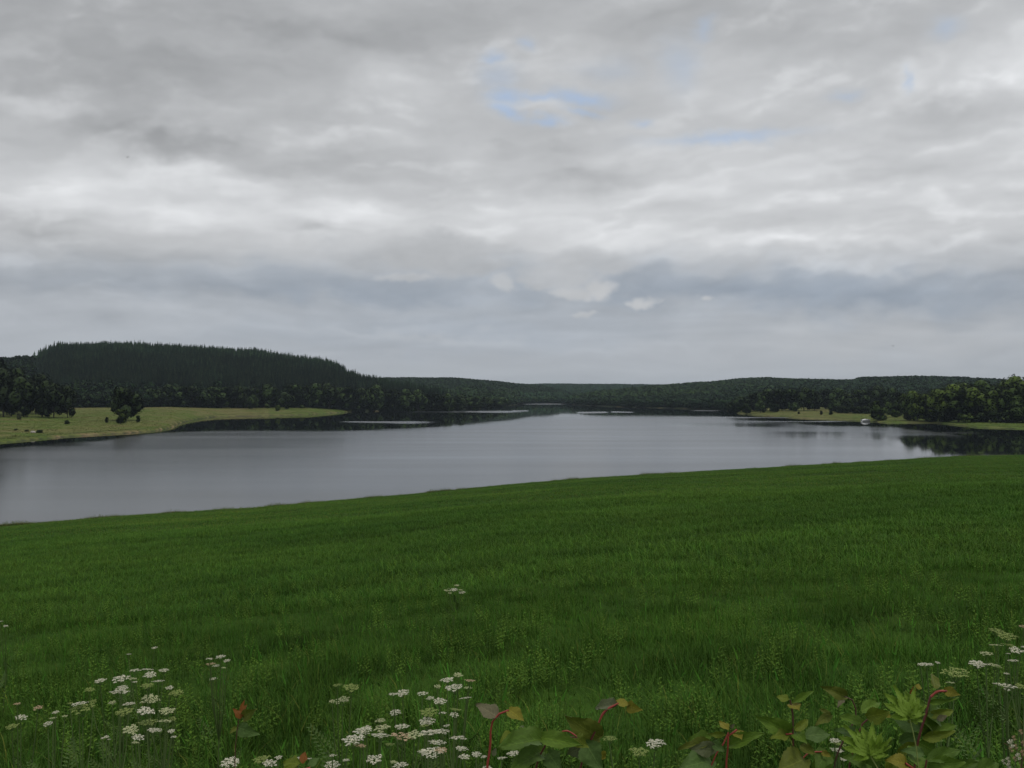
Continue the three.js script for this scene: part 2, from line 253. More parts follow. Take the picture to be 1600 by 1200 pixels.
// ---------------------------------------------------------------- geometry kit
function Soup() {
  const P = [], N = [], K = [];
  const v = new THREE.Vector3(), e1 = new THREE.Vector3(), e2 = new THREE.Vector3();
  const api = {
    tri(a, b, c, ka, kb, kc, n) {
      P.push(...a, ...b, ...c); kb = kb ?? ka; kc = kc ?? kb; K.push(...ka, ...kb, ...kc);
      if (!n) { e1.set(b[0] - a[0], b[1] - a[1], b[2] - a[2]); e2.set(c[0] - a[0], c[1] - a[1], c[2] - a[2]); v.crossVectors(e1, e2).normalize(); n = [v.x, v.y, v.z]; }
      N.push(...n, ...n, ...n);
    },
    quad(a, b, c, d, k, n, k2) { api.tri(a, b, c, k, k, k2 ?? k, n); api.tri(a, c, d, k, k2 ?? k, k2 ?? k, n); },
    tube(a, b, ra, rb, sides, k) {
      const A = new THREE.Vector3(...a), B = new THREE.Vector3(...b), t = B.clone().sub(A).normalize(), u = new THREE.Vector3(Math.abs(t.y) > 0.9 ? 1 : 0, Math.abs(t.y) > 0.9 ? 0 : 1, 0).cross(t).normalize(), w = t.clone().cross(u);
      const ring = (c, r) => [...Array(sides)].map((_, i) => { const q = i / sides * 2 * Math.PI; return [c.x + r * (u.x * Math.cos(q) + w.x * Math.sin(q)), c.y + r * (u.y * Math.cos(q) + w.y * Math.sin(q)), c.z + r * (u.z * Math.cos(q) + w.z * Math.sin(q))]; });
      const R0 = ring(A, ra), R1 = ring(B, rb);
      for (let i = 0; i < sides; i++) { const j = (i + 1) % sides; api.quad(R0[i], R0[j], R1[j], R1[i], k); }
    },
    path(pts, radii, sides, k) { for (let i = 0; i < pts.length - 1; i++) api.tube(pts[i], pts[i + 1], radii[i], radii[i + 1], sides, k); },
    add(geo, k, m) { const g = (geo.index ? geo.toNonIndexed() : geo).clone(); if (m) g.applyMatrix4(m); g.computeVertexNormals(); const p = g.attributes.position, n = g.attributes.normal; for (let i = 0; i < p.count; i++) { P.push(p.getX(i), p.getY(i), p.getZ(i)); N.push(n.getX(i), n.getY(i), n.getZ(i)); K.push(...k); } },
    build() { const g = new THREE.BufferGeometry(); g.setAttribute('position', new THREE.Float32BufferAttribute(P, 3)); g.setAttribute('normal', new THREE.Float32BufferAttribute(N, 3)); g.setAttribute('color', new THREE.Float32BufferAttribute(K, 3)); return g; },
  };
  return api;
}
const vary = (c, r, a) => { const k = 1 + (r() - 0.5) * a, h = (r() - 0.5) * a * 0.35; return [c[0] * k * (1 + h), c[1] * k, c[2] * k * (1 - h)]; };
const foliageMat = new THREE.MeshPhysicalMaterial({ name: 'foliage', vertexColors: true, roughness: 0.95, transmission: 0.3, thickness: 0, specularIntensity: 0.2, side: THREE.DoubleSide });
const barkMat = new THREE.MeshStandardMaterial({ name: 'bark', vertexColors: true, roughness: 0.95 });

// A broadleaf tree of unit height: trunk and limbs, and a crown of many leaf sprays in uneven clumps.
function broadleaf(seed, o) {
  const r = rng(seed), trunk = Soup(), crown = Soup(), bark = [0.05, 0.042, 0.032];
  const cy = (1 + o.base) / 2, hh = (1 - o.base) / 2, lobes = [];
  for (let i = 0; i < o.lobes; i++) {
    const u = r() * 2 - 1, a = i * 2.4 + r() * 1.2, yy = clamp(u * 0.95, -1, 0.9), rad = Math.sqrt(1 - yy * yy * 0.85) * (0.45 + 0.42 * r());
    lobes.push({ c: [Math.cos(a) * rad * o.w * 0.62, cy + yy * hh * 0.72, Math.sin(a) * rad * o.w * 0.62], r: (0.34 + 0.24 * r()) * (o.w * 0.6 + hh * 0.4) * (yy < -0.4 ? 0.85 : 1), tone: 0.75 + 0.5 * r() });
  }
  trunk.path([[0, -0.02, 0], [0.008, o.base * 0.6 + 0.05, 0.004], [0, cy, 0]], [0.028, 0.021, 0.012], 6, bark);
  for (const l of lobes) if (r() < 0.75) trunk.tube([0, o.base + (l.c[1] - o.base) * 0.35, 0], l.c, 0.011, 0.004, 4, bark);
  const per = Math.round(o.cards / lobes.length);
  for (const l of lobes) {
    crown.add(new THREE.IcosahedronGeometry(l.r * 0.72, 1), o.color.map((c) => c * 1.1), new THREE.Matrix4().makeTranslation(...l.c));
    for (let i = 0; i < per; i++) {
      const z = r() * 2 - 1, a = r() * 6.283, q = Math.sqrt(1 - z * z), n = [q * Math.cos(a), z, q * Math.sin(a)], rr = l.r * (0.74 + 0.36 * r() * r() + 0.08 * r());
      const c = [l.c[0] + n[0] * rr, l.c[1] + n[1] * rr * 0.92, l.c[2] + n[2] * rr], s = o.leaf * (0.6 + 0.8 * r());
      const k = vary(o.color.map((x) => x * lerp(1, l.tone, o.even ?? 0.6)), r, 0.5 * (o.even ?? 0.6)), t = new THREE.Vector3(r() - 0.5, r() - 0.5, r() - 0.5).normalize(), nn = new THREE.Vector3(...n).multiplyScalar(1.3).add(new THREE.Vector3(r() - 0.5, r() - 0.3, r() - 0.5)).normalize(), b = t.cross(nn).normalize(), e = b.clone().cross(nn);
      const pt = (u, v, w) => [c[0] + b.x * u + e.x * v + nn.x * w, c[1] + b.y * u + e.y * v + nn.y * w, c[2] + b.z * u + e.z * v + nn.z * w];
      const N = new THREE.Vector3(...n).multiplyScalar(2).add(nn).normalize().toArray();
      crown.tri(pt(-s, -s * 0.3, 0), pt(s * 0.2, -s * 0.8, s * 0.25), pt(s, s * 0.35, 0), k, k, k, N); crown.tri(pt(-s, -s * 0.3, 0), pt(s, s * 0.35, 0), pt(-s * 0.1, s * 0.8, s * 0.25), k, k, k, N);
    }
  }
  return { trunk: trunk.build(), crown: crown.build() };
}
// A conifer of unit height: whorls of drooping ragged boughs.
function conifer(seed, w, color, layers = 9) {
  const r = rng(seed), s = Soup();
  s.tube([0, 0, 0], [0, 0.95, 0], 0.016, 0.003, 4, [0.05, 0.04, 0.03]);
  for (let i = 0; i < layers; i++) {
    const t = i / (layers - 1), y = 0.16 + 0.8 * t, R = w * Math.pow(1 - t * 0.96, 0.72) * (0.8 + 0.4 * r()), n = Math.max(4, Math.round(8 - 4 * t)), off = r() * 6;
    for (let j = 0; j < n; j++) {
      const a = off + j / n * 6.283 + (r() - 0.5) * 0.5, q = R * (0.75 + 0.5 * r()), da = 2.6 / n, k = vary(color, r, 0.5), drop = q * (0.25 + 0.3 * r());
      const tip = [Math.cos(a) * q, y - drop, Math.sin(a) * q], L = [Math.cos(a - da) * q * 0.55, y - drop * 0.75, Math.sin(a - da) * q * 0.55], Rr = [Math.cos(a + da) * q * 0.55, y - drop * 0.75, Math.sin(a + da) * q * 0.55], top = [0, y + 0.085, 0];
      s.tri(top, L, tip, k); s.tri(top, tip, Rr, k);
    }
  }
  const k = color; for (let j = 0; j < 4; j++) { const a = j * 1.57; s.tri([0, 1, 0], [Math.cos(a) * 0.014, 0.9, Math.sin(a) * 0.014], [Math.cos(a + 1.57) * 0.014, 0.9, Math.sin(a + 1.57) * 0.014], k); }
  return s.build();
}
function place(g, x, y, z, s, sy, rot) { return g.clone().applyMatrix4(new THREE.Matrix4().compose(new THREE.Vector3(x, y, z), new THREE.Quaternion().setFromEuler(new THREE.Euler(0, rot, 0)), new THREE.Vector3(s, sy, s))); }
const GREEN = { dark: [0.030, 0.050, 0.020], mid: [0.046, 0.080, 0.030], light: [0.075, 0.105, 0.026], olive: [0.062, 0.078, 0.026], conifer: [0.019, 0.038, 0.022] };

// ---------------------------------------------------------------- woods that read as one mass
const coniferClump = (() => { const r = rng(5), list = []; for (let i = 0; i < 5; i++) { const a = i * 2.5, q = i ? 3.9 : 0; list.push(place(conifer(50 + i, 0.22, vary(GREEN.conifer, r, 0.8)), Math.cos(a) * q, -0.4, Math.sin(a) * q, 14.5 + r() * 4, 13.6 + r() * 2.4, r() * 6)); } return mergeGeometries(list); })();
const leafClump = (seed, color, cards, n, spread, soft = 1) => { const r = rng(seed), list = []; for (let i = 0; i < n; i++) { const a = i * 2.4 + r(), q = i ? spread * (0.7 + 0.4 * r()) : 0, t = broadleaf(seed * 10 + i, { base: 0.04, w: 0.46, lobes: 7, cards, leaf: 0.07, color: vary(color, r, 0.3 * soft), even: 0.4 }); list.push(place(t.crown, Math.cos(a) * q, -0.8, Math.sin(a) * q, 10.5 + r() * 4, 10 + r() * 3.5, r() * 6)); } return mergeGeometries(list); };
const farClump = leafClump(31, GREEN.mid, 60, 6, 6.2), nearClump = leafClump(32, GREEN.mid, 170, 4, 5.2);
function wood(name, label, h, geo, step, accept, color, scale) {
  const r = rng(900 + h.index * 7 + name.length), list = [];
  for (let d = 400; d < 2700; d += step) for (let px = h.p0 + 2; px < h.p1 - 2; px += step / d * F) {
    const p = px + (r() - 0.5) * step / d * F * 0.9, dd = d + (r() - 0.5) * step * 0.9, u = r(), u2 = r(), u3 = r(), u4 = r();
    if (p < -330 || p > 1930) continue;
    const f = h.foot(p), t = (dd - f) / (h.ridge(p) - f);
    if (t < 0 || t > 1.12) continue;
    const ok = accept(p, t, u, dd); if (!ok) continue;
    const [x, z] = at(p, dd), g = ground(x, z);
    if (g.zone === 'bed' || g.zone === 'field' || g.h > hillAt(h, p, dd) + 6) continue;
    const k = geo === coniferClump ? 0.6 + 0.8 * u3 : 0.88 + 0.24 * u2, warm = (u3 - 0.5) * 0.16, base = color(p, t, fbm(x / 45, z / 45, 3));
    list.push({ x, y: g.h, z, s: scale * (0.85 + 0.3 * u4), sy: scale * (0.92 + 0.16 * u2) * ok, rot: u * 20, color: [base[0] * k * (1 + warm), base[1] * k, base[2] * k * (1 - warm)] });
  }
  const m = instanced(numbered(name), geo, foliageMat, list, scene); tag(m, label, 'wood', null, 'stuff'); return list.length;
}
const W1 = [1, 1, 1], A = HILLS[0];
const isConifer = (p, t) => p > 62 + 10 * noise(t * 9, 1) && t > (p < 240 ? 0.3 : lerp(0.28, 0.5, smooth(p, 420, 640))) + noise(p / 40, 3) * 0.08;
wood('conifer_wood', 'dark conifer wood with a spiky skyline covering the left hill', A, coniferClump, 8.6, (p, t, u) => (isConifer(p, t) && p < 720 ? 1 : 0), (p, t, n) => mix3([0.75, 0.72, 0.7], [1.7, 1.9, 1.6], clamp(smooth(t, 0.6, 1) * 0.8 + n * 0.6, 0, 1)), 1);
wood('broadleaf_wood', 'round-crowned broadleaf wood on the lower slope of the left hill', A, nearClump, 9, (p, t, u) => (!isConifer(p, t) && t > 0.03 ? 1 : 0), (p, t, n) => mix3([0.6, 0.7, 0.7], [0.95, 1.05, 0.85], clamp(0.45 + n, 0, 1)), 0.85);
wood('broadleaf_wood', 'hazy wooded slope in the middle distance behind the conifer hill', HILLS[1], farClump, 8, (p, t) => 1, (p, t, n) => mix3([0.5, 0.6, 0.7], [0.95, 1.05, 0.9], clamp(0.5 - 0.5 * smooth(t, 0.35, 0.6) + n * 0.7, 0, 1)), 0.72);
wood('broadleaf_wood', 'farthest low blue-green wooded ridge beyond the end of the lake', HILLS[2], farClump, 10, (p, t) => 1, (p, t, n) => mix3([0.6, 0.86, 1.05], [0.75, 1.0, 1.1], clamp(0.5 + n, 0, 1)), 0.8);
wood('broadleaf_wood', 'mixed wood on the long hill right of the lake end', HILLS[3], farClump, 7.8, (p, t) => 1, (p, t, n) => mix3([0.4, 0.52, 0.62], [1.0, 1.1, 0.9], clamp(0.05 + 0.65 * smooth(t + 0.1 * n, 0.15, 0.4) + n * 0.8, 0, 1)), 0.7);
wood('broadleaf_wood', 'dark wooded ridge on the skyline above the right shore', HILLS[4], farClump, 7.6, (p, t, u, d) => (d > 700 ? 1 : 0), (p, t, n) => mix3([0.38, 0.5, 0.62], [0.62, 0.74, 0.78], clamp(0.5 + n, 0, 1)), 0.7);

// ---------------------------------------------------------------- single trees and bushes
const KIND = {};
function kind(name, seed, o) { KIND[name] = broadleaf(seed, o); }
kind('round0', 101, { base: -0.04, w: 0.5, lobes: 14, cards: 1900, leaf: 0.034, color: W1 });
kind('round1', 102, { base: -0.06, w: 0.56, lobes: 16, cards: 2100, leaf: 0.033, color: W1 });
kind('round2', 103, { base: 0.02, w: 0.44, lobes: 12, cards: 1700, leaf: 0.036, color: W1 });
kind('spreading', 104, { base: 0.16, w: 0.72, lobes: 18, cards: 2300, leaf: 0.034, color: W1 });
kind('bush', 105, { base: -0.08, w: 0.62, lobes: 10, cards: 900, leaf: 0.05, color: W1 });
const tinted = new Map();
function tint(c) { const key = c.join(); if (!tinted.has(key)) tinted.set(key, Object.assign(foliageMat.clone(), { name: 'foliage', color: new THREE.Color(...c) })); return tinted.get(key); }
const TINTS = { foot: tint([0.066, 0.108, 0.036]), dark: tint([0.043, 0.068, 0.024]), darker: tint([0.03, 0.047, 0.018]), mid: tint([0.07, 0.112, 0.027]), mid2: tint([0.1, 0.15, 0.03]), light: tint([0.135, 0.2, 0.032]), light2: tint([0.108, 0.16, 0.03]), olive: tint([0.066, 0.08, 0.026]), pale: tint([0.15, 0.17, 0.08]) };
const rt = rng(4242);
// p: azimuth in pixels, d: distance, ytop: row of the top, w: half width in pixels
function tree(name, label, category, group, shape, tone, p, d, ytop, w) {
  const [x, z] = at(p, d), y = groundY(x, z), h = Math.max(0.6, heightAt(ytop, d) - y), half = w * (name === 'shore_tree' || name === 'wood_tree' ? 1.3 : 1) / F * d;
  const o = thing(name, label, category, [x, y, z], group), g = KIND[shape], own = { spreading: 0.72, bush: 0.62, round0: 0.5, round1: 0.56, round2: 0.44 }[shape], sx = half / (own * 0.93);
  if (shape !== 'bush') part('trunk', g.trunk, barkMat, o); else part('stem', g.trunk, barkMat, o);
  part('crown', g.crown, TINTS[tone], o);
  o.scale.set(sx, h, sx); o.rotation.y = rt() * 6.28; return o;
}
// lone tree and the young growth on the left meadow
tree('lone_tree', 'dark spreading lone tree standing on the left meadow', 'tree', null, 'spreading', 'dark', 197, 378, 607, 31);
tree('young_tree', 'lighter green young tree in front of the lone meadow tree', 'tree', null, 'round2', 'mid2', 189, 352, 637, 10.5);
tree('sapling', 'tiny sapling on the meadow left of the lone tree', 'sapling', null, 'round2', 'dark', 167, 360, 651, 3.4);
tree('sapling', 'small sapling on the meadow just right of the lone tree', 'sapling', null, 'round2', 'mid', 216, 365, 648, 4.2);
tree('bush', 'low dark bush on the open meadow between grove and lone tree', 'bush', null, 'bush', 'dark', 105, 345, 656.5, 5);
tree('bush', 'dark scrubby bush near the left sandy shore, largest of three', 'bush', null, 'bush', 'dark', 62, 292, 671.5, 7);
tree('bush', 'brownish scrubby bush near the left sandy shore, middle of three', 'bush', null, 'bush', 'olive', 42, 294, 672.5, 5);
tree('bush', 'small scrubby bush near the left sandy shore, closest to the photo edge', 'bush', null, 'bush', 'dark', 25, 296, 673.5, 3.5);
tree('bush', 'pale small shrub in front of the dark left grove', 'bush', null, 'bush', 'pale', 30, 372, 644, 4.5);
// dark grove at the left edge
[[-60, 420, 552, 40], [-12, 412, 556, 36], [6, 398, 577, 30], [38, 396, 590, 26], [66, 402, 592, 25], [84, 394, 600, 22], [106, 398, 603, 17], [20, 430, 572, 26], [56, 440, 585, 30]].forEach(([p, d, y, w], i) => tree('grove_tree', `${i === 1 || i === 2 ? 'tall' : 'dense'} dark tree, ${ORD[i]} planted in the dark grove at the left edge`, 'tree', 'trees of the dark grove at the left edge', ['round1', 'round0', 'round1'][i % 3], i === 3 || i === 4 || i === 7 ? 'dark' : 'darker', p, d, y, w));
// broadleaf trees along the foot of the conifer hill
{
  const rows = [[236, 603, 606, 15], [258, 606, 601, 15], [281, 608, 600, 15], [303, 612, 602, 16], [326, 616, 605, 14], [346, 620, 601, 17], [372, 622, 602, 15], [394, 610, 617, 9], [398, 634, 603, 16], [422, 636, 599, 15], [448, 622, 613, 12], [460, 650, 597, 18], [488, 656, 597, 18], [514, 660, 599, 15], [538, 672, 601, 17], [560, 680, 604, 15], [583, 684, 602, 17], [606, 688, 604, 16], [632, 694, 606, 16], [654, 700, 609, 14], [676, 708, 611, 15], [697, 716, 613, 13], [716, 730, 617, 12], [738, 770, 619, 13], [762, 830, 620, 13], [786, 920, 621, 12]];
  const tones = ['foot', 'dark', 'foot', 'dark', 'foot', 'foot', 'dark'];
  rows.forEach(([p, d, y, w], i) => tree('shore_tree', `round broadleaf tree, ${ORD[i]} from the left along the foot of the conifer hill`, 'tree', 'broadleaf trees along the foot of the conifer hill', ['round0', 'round1', 'round2'][i % 3], tones[i % 7], p, d, y, w));
  [[418, 628, 631, 6], [434, 600, 633, 5], [500, 660, 634, 6], [472, 640, 633, 5]].forEach(([p, d, y, w], i) => tree('bush', `low bush at the back of the meadow, ${ORD[i]} of four below the hill-foot trees`, 'bush', 'bushes at the back of the left meadow', 'bush', 'mid2', p, d, y, w));
}
// dark wood on the right shore
{
  const rows = [[1146, 640, 625, 11], [1160, 628, 618, 13], [1178, 622, 613, 14], [1196, 618, 608, 15], [1216, 610, 606, 15], [1236, 606, 604, 15], [1256, 600, 606, 14], [1272, 598, 607, 12], [1290, 640, 606, 14], [1310, 625, 607, 15], [1325, 600, 614, 14], [1346, 620, 606, 15], [1368, 640, 603, 15], [1390, 620, 605, 14], [1408, 560, 611, 13], [1188, 590, 626, 9], [1166, 600, 630, 8], [1210, 585, 630, 8], [1240, 580, 629, 8], [1306, 560, 624, 11]];
  rows.forEach(([p, d, y, w], i) => tree('wood_tree', `dark broadleaf tree, ${ORD[i < 15 ? i : i - 15]} from the left in the ${i < 15 ? "back" : "front"} row of the right shore wood`, 'tree', 'trees of the dark wood on the right shore', ['round1', 'round0', 'round2'][i % 3], i >= 15 ? 'foot' : ['dark', 'foot', 'dark', 'foot'][i % 4], p, d, y, w));
}
tree('bush', 'big round bush on the right shore beside the white boat', 'bush', null, 'bush', 'mid', 1373, 440, 633, 17);
tree('young_tree', 'young rounded tree rising behind the big bush by the boat', 'tree', null, 'round2', 'mid', 1370, 455, 623, 8.5);
[[1312, 545], [1322, 540], [1333, 535], [1344, 530], [1354, 525]].forEach(([p, d], i) => tree('hedge_bush', `dark clipped-looking bush, ${ORD[i]} from the left in the low hedge behind the boat`, 'bush', 'bushes of the low hedge behind the boat', 'bush', 'darker', p, d, 634 + (i % 2), 9));
tree('bush', 'small dark bush at the left end of the low hedge', 'bush', null, 'bush', 'darker', 1298, 520, 641, 4);
tree('sapling', 'spindly little sapling on the right meadow left of the hedge', 'sapling', null, 'round2', 'olive', 1283, 520, 641, 3);
tree('sapling', 'tiny sapling near the left end of the right meadow', 'sapling', null, 'round2', 'dark', 1248, 540, 642.5, 2.4);
// sunlit-looking grove on the right
{
  const back = [[1412, 500, 614, 12.6], [1430, 480, 611, 21.0], [1458, 500, 606, 25.2], [1486, 500, 601, 28.0], [1512, 505, 596, 29.4], [1540, 500, 595, 28.0], [1566, 500, 592, 30.8], [1594, 495, 589, 30.8], [1626, 490, 590, 33.6], [1660, 480, 592, 36.4]];
  const front = [[1424, 436, 616, 15.4], [1446, 430, 614, 21.0], [1470, 424, 610, 25.2], [1497, 408, 608, 26.6], [1524, 404, 606, 28.0], [1551, 400, 608, 26.6], [1577, 396, 607, 28.0], [1604, 392, 603, 29.4], [1640, 388, 599, 35.0], [1585, 388, 626, 21.0], [1434, 428, 630, 15.4]];
  back.forEach(([p, d, y, w], i) => tree('grove_tree', `leafy tree, ${ORD[i]} from the left in the back row of the right-hand grove`, 'tree', 'trees in the back row of the right-hand grove', ['round0', 'round1'][i % 2], ['mid2', 'light2', 'mid2', 'light', 'light2', 'mid'][i % 6], p, d, y, w));
  front.forEach(([p, d, y, w], i) => tree('grove_tree', `leafy tree over dark undergrowth, ${ORD[i]} planted along the front of the right-hand grove`, 'tree', 'trees along the front of the right-hand grove', ['round1', 'round0', 'round1', 'round2'][i % 4], ['mid', 'mid2', 'light2', 'mid', 'light2', 'mid2'][i % 6], p, d, y, w));
  tree('bush', 'light green bush at the water foot of the right-hand grove', 'bush', null, 'bush', 'mid2', 1512, 400, 648, 14);
  tree('bush', 'small olive bush at the left foot of the right-hand grove', 'bush', null, 'bush', 'olive', 1418, 436, 641, 7);
  [[1390, 500, 628, 9], [1402, 480, 626, 10], [1398, 465, 640, 8]].forEach(([p, d, y, w], i) => tree('shore_bush', `bush, ${ORD[i]} from the left in the gap between round bush and right-hand grove`, 'bush', 'bushes between the round bush and the grove', 'bush', ['mid', 'dark', 'mid'][i], p, d, y, w));
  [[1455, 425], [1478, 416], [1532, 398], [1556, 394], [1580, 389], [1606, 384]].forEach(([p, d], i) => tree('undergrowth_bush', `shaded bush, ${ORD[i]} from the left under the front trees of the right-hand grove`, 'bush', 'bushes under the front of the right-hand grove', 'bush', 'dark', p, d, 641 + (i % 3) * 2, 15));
}

// ---------------------------------------------------------------- grass
const grassMat = new THREE.MeshPhysicalMaterial({ name: 'grass blades', vertexColors: true, roughness: 0.8, specularIntensity: 0.2, side: THREE.DoubleSide });
function tuft(seed, n, spread, hMin, hMax, w, seg, heads) {
  const r = rng(seed), s = Soup();
  for (let i = 0; i < n; i++) {
    const a = r() * 6.283, q = Math.sqrt(r()) * spread, bx = Math.cos(a) * q, bz = Math.sin(a) * q, h = hMin + (hMax - hMin) * r(), lean = (r() - 0.2) * 1.25 * h + 0.03, la = a + (r() - 0.5) * 2.2, ww = w * (0.6 + 0.8 * r()), kr = r(), k0 = 0.62 + 0.6 * kr + (kr > 0.95 ? 0.6 : 0), dead = r() < 0.022;
    const base = dead ? [2.2, 1.15, 1.6] : [0.9 + 0.25 * r(), 1, 0.9 + 0.2 * r()], dx = Math.cos(la), dz = Math.sin(la), sx = -dz, sz = dx;
    let prev = null;
    for (let j = 0; j <= seg; j++) {
      const t = j / seg, y = h * t * (1 - 0.18 * t * t * Math.min(1, Math.abs(lean) / h * 3)), out = lean * t * t, wd = ww * (1 - t * 0.92) * 0.5, kk = k0, k = base.map((b) => b * kk);
      const L = [bx + dx * out + sx * wd, y, bz + dz * out + sz * wd], R = [bx + dx * out - sx * wd, y, bz + dz * out - sz * wd];
      if (prev) { if (j === seg) s.tri(prev[0], prev[1], L, prev[2], prev[2], k); else s.quad(prev[0], prev[1], R, L, prev[2], null, k); }
      prev = [L, R, k];
    }
  }
  for (let i = 0; i < heads; i++) {       // pale flowering stalks
    const a = r() * 6.283, q = Math.sqrt(r()) * spread, h = hMax * (1.0 + 0.3 * r()), x = Math.cos(a) * q, z = Math.sin(a) * q, lx = (r() - 0.5) * 0.12, lz = (r() - 0.5) * 0.12, k = [1.45, 1.25, 1.6].map((c) => c * (0.7 + 0.5 * r()));
    s.tube([x, 0, z], [x + lx, h, z + lz], w * 0.22, w * 0.16, 3, k); s.tube([x + lx * 0.9, h * 0.9, z + lz * 0.9], [x + lx * 1.3, h * 1.08, z + lz * 1.3], w * 0.75, w * 0.25, 4, k);
  }
  return s.build();
}
function tint4(x, d, r, amp = 1) {
  const al = x * 0.825 + d * 0.565, ac = x * 0.565 - d * 0.825, n = fbm(x / 16, d / 16, 3), m = fbm(x / 1.6 + 5, d / 1.6, 3), track = fbm(al / 26 + 3, ac / 2.6, 3), near = smooth(d, 14, 6), k = 1 + (n * 0.3 + m * (0.22 + 0.5 * near) + track * 0.38 + (r() - 0.5) * 0.3) * amp, warm = (n * 0.15 + (r() - 0.5) * 0.25) * amp;
  return [C.field[0] * k * (1 + warm), C.field[1] * k, C.field[2] * k];
}
function sow(d0, d1, perM2, size, seed, keep) {
  const r = rng(seed), list = []; let d = d0;
  while (d < d1) {
    const density = typeof perM2 === 'function' ? perM2(d) : perM2, step = 1 / Math.sqrt(density), half = d * 0.62 + 0.7;
    for (let x = -half; x < half; x += step) {
      const xx = x + (r() - 0.5) * step, dd = d + (r() - 0.5) * step, g = ground(xx, -dd), u = r(), v = r(), w = r();
      if (g.zone !== 'field' || g.s < 0.3) { r(); r(); continue; }
      if (keep && !keep(xx, dd)) continue;
      const s = size(dd) * (0.7 + 0.6 * u), lumps = 0.9 + 0.95 * fbm(xx / 1.1, dd / 1.1, 3) * lerp(1, 0.4, smooth(dd, 7, 16));
      list.push({ x: xx, y: g.h - 0.02, z: -dd, s, sy: s * clamp(lumps, 0.5, 1.5) * (0.8 + 0.4 * v), rot: w * 6.283, color: tint4(xx, dd, r) });
    }
    d += step;
  }
  return list;
}
{
  const g1 = new THREE.Group(); g1.name = 'tall_grass'; scene.add(g1); tag(g1, 'tall shaggy grass in the nearest part of the field', null, null, 'stuff');
  instanced('tuft', tuft(11, 44, 0.16, 0.07, 0.27, 0.006, 3, 0), grassMat, sow(2.6, 13, (d) => lerp(26, 40, smooth(d, 5, 11)), (d) => lerp(1, 0.6, smooth(d, 4, 12)), 61), g1);
  instanced('tuft', tuft(12, 30, 0.18, 0.07, 0.26, 0.0075, 3, 1), grassMat, sow(2.2, 13, (d) => lerp(20, 32, smooth(d, 5, 11)), (d) => lerp(1, 0.62, smooth(d, 4, 12)), 62), g1);
  const g2 = new THREE.Group(); g2.name = 'field_grass'; scene.add(g2); tag(g2, 'even green grass over the middle of the field', null, null, 'stuff');
  instanced('tuft', tuft(13, 40, 0.26, 0.06, 0.17, 0.012, 2, 0), grassMat, sow(12.4, 45, (d) => lerp(26, 10, smooth(d, 13, 40)), (d) => lerp(1, 1.3, smooth(d, 13, 45)), 63), g2);
  const g3 = new THREE.Group(); g3.name = 'distant_grass'; scene.add(g3); tag(g3, 'smooth far grass of the field towards the lake', null, null, 'stuff');
  instanced('tuft', tuft(14, 30, 0.55, 0.05, 0.13, 0.03, 2, 0), grassMat, sow(44, 200, (d) => lerp(5, 2.2, smooth(d, 45, 120)), (d) => lerp(1, 1.35, smooth(d, 60, 190)), 64), g3);
  // rough growth along the top of the bank
  const r = rng(65), list = [];
  for (let p = -60; p < 1660; p += 1.1) for (let k = 0; k < 2; k++) {
    const pp = p + r() * 1.1, d = nearShore(pp) - 0.2 - r() * 1.6, [x, z] = at(pp, d), g = ground(x, z); if (g.zone !== 'field') continue;
    const clump = smooth(fbm(x / 6, z / 6, 3), -0.1, 0.45), s = (0.4 + 0.4 * r()) * (0.55 + 0.75 * clump), c = mix3([0.07, 0.125, 0.024], [0.115, 0.135, 0.045], clamp(r() * 0.8 + clump * 0.3, 0, 1));
    list.push({ x, y: g.h - 0.03, z, s: s * 1.0, sy: s * 0.85, rot: r() * 6.28, color: c });
  }
  const m = instanced('bank_grass', tuft(15, 24, 0.45, 0.2, 0.6, 0.05, 2, 1), grassMat, list, scene); tag(m, 'brownish rough grass fringing the near lake bank', null, null, 'stuff');
  // meadow tussocks over the water
  const r2 = rng(66), far = [];
  for (let i = 0; i < 42000; i++) {
    const left = r2() < 0.62, p = left ? -80 + r2() * 660 : 1140 + r2() * 520, d = 240 + r2() * 420, [x, z] = at(p, d), g = ground(x, z), u = r2(), v = r2(), w = r2();
    if (g.zone !== 'meadow' || g.s < 2.5) continue;
    const c = groundColor(g, x, d), k = 0.94 + 0.16 * u; far.push({ x, y: g.h - 0.05, z, s: 1.2 + v, sy: 0.22 + 0.25 * w, rot: u * 6.28, color: c.map((q) => q * k) });
  }
  const fm = instanced('meadow_grass', tuft(16, 16, 0.8, 0.2, 0.6, 0.12, 2, 0), grassMat, far, scene); tag(fm, 'pale rough grass of the meadows across the water', null, null, 'stuff');
  // leafy weeds among the tall grass
  const weed = (() => { const q = rng(9), s = Soup(); for (let st = 0; st < 3; st++) { const h = 0.36 + 0.16 * q(), bx = (q() - 0.5) * 0.14, bz = (q() - 0.5) * 0.14, lx = (q() - 0.5) * 0.08, lz = (q() - 0.5) * 0.08; s.tube([bx, 0, bz], [bx + lx, h, bz + lz], 0.003, 0.0015, 4, [1, 0.9, 0.8]); for (let i = 0; i < 12; i++) { const t = 0.35 + 0.65 * i / 11, a = i * 2.4 + q(), l = (0.075 - 0.045 * t) * (0.8 + 0.5 * q()), c = [bx + lx * t, h * t, bz + lz * t], e = [c[0] + Math.cos(a) * l, c[1] + l * 0.35, c[2] + Math.sin(a) * l], sx = -Math.sin(a) * l * 0.28, sz = Math.cos(a) * l * 0.28, m1 = [c[0] + Math.cos(a) * l * 0.5 + sx, c[1] + l * 0.28, c[2] + Math.sin(a) * l * 0.5 + sz], m2 = [c[0] + Math.cos(a) * l * 0.5 - sx, c[1] + l * 0.28, c[2] + Math.sin(a) * l * 0.5 - sz], k = vary([1, 1, 1], q, 0.4); s.tri(c, m1, e, k); s.tri(c, e, m2, k); } } return s.build(); })();
